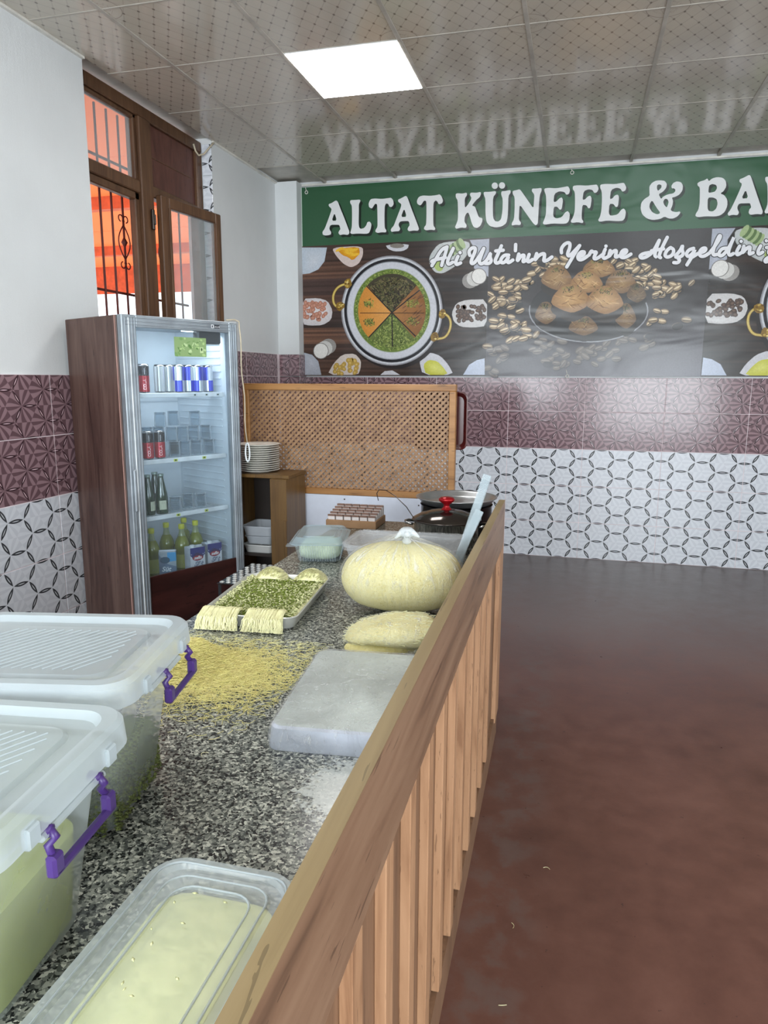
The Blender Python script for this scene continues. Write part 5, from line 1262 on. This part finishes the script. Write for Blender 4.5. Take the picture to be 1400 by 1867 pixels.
# big bag of kadayif
bgp = thing('kadayif_bag', 'large tied clear plastic bag filled with yellow kadayif', 'bag', (-.458, 1.93, CZ), .0)
def blob(fn, nu=56, nv=36):
    v = []; f = []
    for j in range(nv+1):
        for i in range(nu):
            th = 2*PI*i/nu; ph = PI*j/nv; v.append(fn(th, ph))
    for j in range(nv):
        for i in range(nu): A = j*nu+i; B = j*nu+(i+1) % nu; f.append((A, B, B+nu, A+nu))
    return v, f
from mathutils import noise as mn
def bagf(scale, wr, flat):
    def fn(th, ph):
        s_, c_ = math.sin(ph), -math.cos(ph)
        e = .86; sx = math.copysign(abs(math.cos(th))**e, math.cos(th)); sy = math.copysign(abs(math.sin(th))**e, math.sin(th))
        R = s_**.72 if s_ > 0 else 0
        x, y_, z = .178*sx*R*scale, .135*sy*R*scale, .098+.098*c_*scale
        n_ = mn.noise(Vector((x*9, y_*9, z*9)))*.010+mn.noise(Vector((x*25, y_*25, z*25)))*.004*wr
        k = 1+n_*2.2
        if wr > 1: k += .03*math.sin(th*17+math.sin(ph*3)*2)*max(0, c_)**1.5+.012*math.sin(th*31)*max(0, c_)
        z2 = max(.002, z)
        if z < .03: k *= 1-.25*(.03-z)/.03
        return (x*k, y_*k, z2)
    return fn
v, f = blob(bagf(.975, .6, 0)); g = G(); g.add(v, f, True)
q = MT('bagged_kadayif', .6); vv = q.coords(); aa = q.noise(vv, 130, 4, .7, 1.5); bb_ = q.noise(vv, 14, 3)
q.color(q.ramp(aa*.75+bb_*.25, [(.28, (196, 178, 96)), (.42, (246, 234, 158)), (.66, (254, 248, 196))])); q.bump(aa, .8, .006); M['bagkad'] = q.m
g.build('filling', M['bagkad'], bgp)
v, f = blob(bagf(1.02, 2.2, 0)); 
v = [(x, y_, z+.020*max(0, 1-math.hypot(x, y_)/.13)**1.5*(1+.5*math.sin(math.atan2(y_, x)*7)) if z > .1 else z) for x, y_, z in v]
qf = MT('gathered_bag_film', .16, col=(236, 238, 236)); xx, yy_, zz = qf.xyz(qf.coords()); an = xx.atan2(yy_)
cxy = qf.n.new('ShaderNodeCombineXYZ'); qf.l.new((an*5.0).k, cxy.inputs[0]); qf.l.new((zz*9.0).k, cxy.inputs[1])
nf = qf.noise(cxy.outputs[0], 1.6, 5, .62, .8); top = zz.step(.04, .19)
fr_ = nf.step(.5, .68)*(top*.42+.06)+top*.10; qf.bump(nf, .8, .03); qf.see_through(.90-fr_); M['gathered'] = qf.m
g = G(); g.add(v, f, True); g.build('bag_film', M['gathered'], bgp)
g = G(); M['knot'] = milky('bunched_film', .35, (232, 238, 242), .2, .3)
zt_ = .203
g.lathe([(.004, .0), (.012, .004), (.014, .01), (.010, .018), (.015, .03), (.02, .042), (.012, .048), (0, .044)], 14, (.012, 0, zt_-.01))
for a_ in range(5): t_ = a_*1.25; g.tube([(.012, 0, zt_+.012), (.012+.02*math.cos(t_), .02*math.sin(t_), zt_+.024), (.012+.036*math.cos(t_), .03*math.sin(t_), zt_+.012+.01*math.sin(a_*2))], [.006, .010, .003], 7)
g.build('knot', M['knot'], bgp)
# small bag
sb = thing('small_kadayif_bag', 'small folded plastic bag of kadayif against the wrapped tray', 'bag', (-.402, 1.60, CZ), .08)
def sbf(s_):
    def fn(th, ph):
        R = max(0, math.sin(ph))**.6; c_ = -math.cos(ph); x = .122*math.cos(th)*R*s_; y_ = .082*math.sin(th)*R*s_; z = .044+.047*c_*s_
        fold = 1-.55*(1 if y_ < 0 else .1)*math.exp(-((z-.020)**2/.0004))
        n_ = mn.noise(Vector((x*14+3, y_*14, z*20)))*.10; z2 = max(.001, z*(1+n_)+(.012*(x/.12) if c_ > 0 else 0)); return (x*(1+n_*.3), y_*fold, z2)
    return fn
v, f = blob(sbf(.97), 44, 26); g = G(); g.add(v, f, True); g.build('filling', M['bagkad'], sb)
v, f = blob(sbf(1.03), 44, 26); g = G(); g.add(v, f, True); g.build('bag_film', M['film'], sb)
v, f = blob(lambda th, ph: (-.035+.078*math.cos(th)*max(0, math.sin(ph))**.7, -.030+.045*math.sin(th)*max(0, math.sin(ph))**.7, .019-.018*math.cos(ph)+.004*mn.noise(Vector((math.cos(th)*3, math.sin(th)*3, ph*2)))), 36, 16)
g = G(); g.add(v, f, True); g.build('folded_end', M['bagkad'], sb)
v = []; f = []
for j in range(9):
    for i in range(17):
        x, y_ = .0+.008*i, -.088+.006*j; v.append((x, y_, max(.002, .004+.022*(j/8)+.010*mn.noise(Vector((x*70, y_*90, 2.)))*1.5)))
for j in range(8):
    for i in range(16): A_ = j*17+i; f.append((A_, A_+1, A_+18, A_+17))
g = G(); g.add(v, f, False); g.build('crumpled_film', M['wrap'], sb)
n = 320; th = rng.uniform(0, 2*PI, n); ph = rng.uniform(PI*.5, PI*.96, n); P0 = np.array([sbf(.985)(a_, b_) for a_, b_ in zip(th, ph)]); D = np.stack([rng.normal(1, .3, n), rng.normal(.1, .5, n), rng.normal(0, .12, n)], 1)
strands('surface_strands', P0, D, rng.uniform(.008, .02, n), .0008, M['kad'], sb, .2, 4)

# clamshell
cl = thing('clamshell_box', 'clear hinged plastic box with a white cheese inside', 'box', (-.895, 2.463, CZ), math.radians(13))
bod = G().loft([(0, .066, .095, .02), (.006, .074, .103, .026), (.070, .088, .118, .03), (.073, .096, .128, .032)], cap1=False, seg=6)
bod.build('box_base', M['clear'], cl, auto=True)
g = G()
for k in range(15):
    t_ = -1+2*k/14
    g.obox((t_*.062, -.111, .038), (1, 0, 0), (0, 1, .2), (0, -.2, 1), .0012, .0012, .030)
    g.obox((.082, t_*.09, .038), (1, 0, -.2), (0, 1, 0), (.2, 0, 1), .0012, .0012, .030)
g.build('base_ribs', M['clear'], cl)
v, f = blob(lambda th, ph: ((.078*math.copysign(abs(math.cos(th))**.6, math.cos(th))*max(0, math.sin(ph))**.4)*(1+.08*mn.noise(Vector((math.cos(th)*3, math.sin(th)*3, ph*2)))), .106*math.copysign(abs(math.sin(th))**.6, math.sin(th))*max(0, math.sin(ph))**.4, .034-.030*math.cos(ph)), 40, 20); g = G(); g.add(v, f, True); g.build('cheese', plain('white_green_cheese', (206, 222, 190), .6, ns=14, amt=.12, bump=.4, bs=40), cl)
ld2 = G().loft([(.072, .100, .140, .03), (.076, .101, .141, .03), (.079, .092, .130, .032), (.094, .082, .118, .03), (.096, .078, .114, .028), (.092, .068, .104, .024), (.092, .058, .094, .02), (.096, .055, .091, .02)], cap0=False, seg=6).build('hinged_lid', milky('bluish_clear_lid', .5, (172, 196, 208), .12, .15), cl, auto=True)
g = G(); g.obox((-.088, -.13, .072), (1, 0, 0), (0, 1, 0), (0, 0, 1), .02, .018, .002); g.build('opening_tab', M['clear'], ld2)

# rectangular tub wrapped in film
ct = thing('film_covered_tub', 'wide clear plastic tub covered with stretched film behind the big bag', 'tub', (-.553, 2.395, CZ), .03)
G().loft([(0, .175, .10, .03), (.006, .18, .105, .034), (.085, .196, .122, .036), (.088, .204, .130, .04), (.096, .205, .131, .04), (.098, .198, .124, .038)], cap1=False, seg=6).build('tub_body', M['tub'], ct, auto=True)
me_ = G().loft([(.08, .207, .133, .04), (.1, .207, .133, .04), (.101, .196, .122, .036), (.094, .15, .09, .03)], cap0=False, seg=8)
for i, p in enumerate(me_.v):
    h_ = math.sin(i*78.233)*43758.5453; h_ -= math.floor(h_); me_.v[i] = (p[0]*(1+.008*(h_-.3)), p[1]*(1+.01*(h_-.3)), p[2]+.003*(h_-.5))
me_.build('stretched_film', M['wrap'], ct)
G().loft([(.01, .17, .095, .03), (.03, .178, .10, .03)], seg=5).build('dark_contents', plain('grey_contents', (120, 120, 122), .6), ct, auto=True)

# pots
sp = thing('cooking_pot', 'stainless pot with a dark domed lid and red knob', 'pot', (-.468, 2.70, CZ))
G().lathe([(0, 0), (.118, 0), (.124, .006), (.124, .112), (.129, .116), (.129, .120)], 40).build('pot_body', M['steel'], sp)
lidp = G().lathe([(.131, .118), (.134, .121), (.131, .124), (.10, .141), (.06, .153), (.02, .158), (0, .159)], 48).build('pot_lid', M['darksteel'], sp, 'dark mirror finish lid')
G().lathe([(.022, .157), (.018, .162), (.012, .168), (.012, .178), (.026, .188), (.031, .194), (.031, .199), (.024, .205), (.008, .208), (0, .208)], 24).build('knob', M['red'], lidp, 'red metallic knob')
for s_ in (-1, 1): G().tube([(s_*.125, -.03, .10), (s_*.155, -.026, .104), (s_*.162, 0, .105), (s_*.155, .026, .104), (s_*.125, .03, .10)], .0055, 8).build('pot_handle', M['steel'], sp)
G().tube([(-.130, .0, .118), (-.17, .05, .150), (-.23, .10, .185), (-.28, .14, .200), (-.315, .16, .197), (-.325, .165, .180), (-.318, .165, .150)], .0018, 5).build('wire_bail', M['darksteel'], sp)
bp = thing('large_pot', 'large black stockpot with a shallow aluminium tray on top', 'pot', (-.478, 3.0, CZ))
G().lathe([(0, 0), (.146, 0), (.152, .008), (.150, .125), (.154, .13)], 44).build('pot_body', M['pot_black'], bp)
ap = thing('round_aluminium_pan', 'wide round aluminium pan resting on the large black pot', 'pan', (-.478, 3.0, .931))
G().lathe([(0, 0), (.135, 0), (.15, .006), (.16, .022), (.172, .028), (.173, .031), (.168, .031), (.157, .026), (.147, .010), (.132, .004), (0, .004)], 48).build('pan_shell', plain('worn_aluminium', (178, 180, 182), .28, .85), ap)
M['sleeve'] = milky('sleeve_plastic', .86, (196, 204, 208), .12, .05)
# transparent strips leaning on the rail
for k, (b0, t0, w_, lab) in enumerate((((-.36, 2.16, .8065), (-.262, 2.25, 1.155), .021, 'tall clear plastic sleeve leaning against the rail'), ((-.372, 2.11, .8065), (-.274, 2.175, 1.055), .019, 'shorter clear plastic sleeve leaning beside the tall one'))):
    t = thing('plastic_sleeve', lab, 'packaging', b0)
    e = np.array(t0)-np.array(b0); L_ = np.linalg.norm(e); ez = e/L_; ex = np.cross(np.array([0, 1., 0]), ez); ex /= np.linalg.norm(ex); ey = np.cross(ez, ex)
    G().obox(ez*L_/2, ex, ey, ez, .012, w_, L_/2).build('sleeve', M['sleeve'], t)
    g = G(); g.obox(ez*L_/2-ey*w_, ex, ey, ez, .0125, .0012, L_/2); g.obox(ez*L_/2+ey*w_, ex, ey, ez, .0125, .0012, L_/2); g.obox(ez*(L_-.03), ex, ey, ez, .0135, w_*.9, .012); g.build('sleeve_edge', M['clear'], t)
# tray of small packs at the counter end
cp = thing('pack_carton', 'brown cardboard tray with rows of small white packs', 'carton', (-.945, 3.06, CZ), .02)
G().box(-.115, .115, -.085, .095, 0, .035, .002).build('cardboard_tray', M['cardboard'], cp)
pk = None
M['pack'] = plain('white_pack', (214, 206, 204), .5); M['packtop'] = plain('brown_pack_top', (116, 84, 70), .5)
for j in range(5):
    for i in range(6):
        p_ = G().box(-.016, .016, -.014, .014, 0, .052, .002).mesh('small_pack') if pk is None else pk
        if pk is None: pk = p_; pk.materials.append(M['pack']); pt_ = G().box(-.0165, .0165, -.0145, -.004, .046, .0535).mesh('pack_flap'); pt_.materials.append(M['packtop'])
        o = link('small_pack', pk, None, cp); o.location = (-.092+.037*i, -.062+.035*j, .004+.006*j)
        o2 = link('pack_flap', pt_, None, o)
# bits on the floor
n = 9; fb = [(-.10, 1.74), (-.115, 1.36), (-.12, 1.20), (-.07, 1.02), (-.02, 2.0), (-.1, 1.48)]
P0 = np.array([(x, y_, .0012) for x, y_ in fb]); A = rng.uniform(0, 6, len(P0))
o = strands('fallen_strands', P0, np.stack([np.cos(A), np.sin(A), A*0], 1), np.full(len(P0), .02), .0008, M['kad'], None, .3, 4); tag(o, 'few pale pastry strands fallen on the floor beside the barrier', 'crumbs')
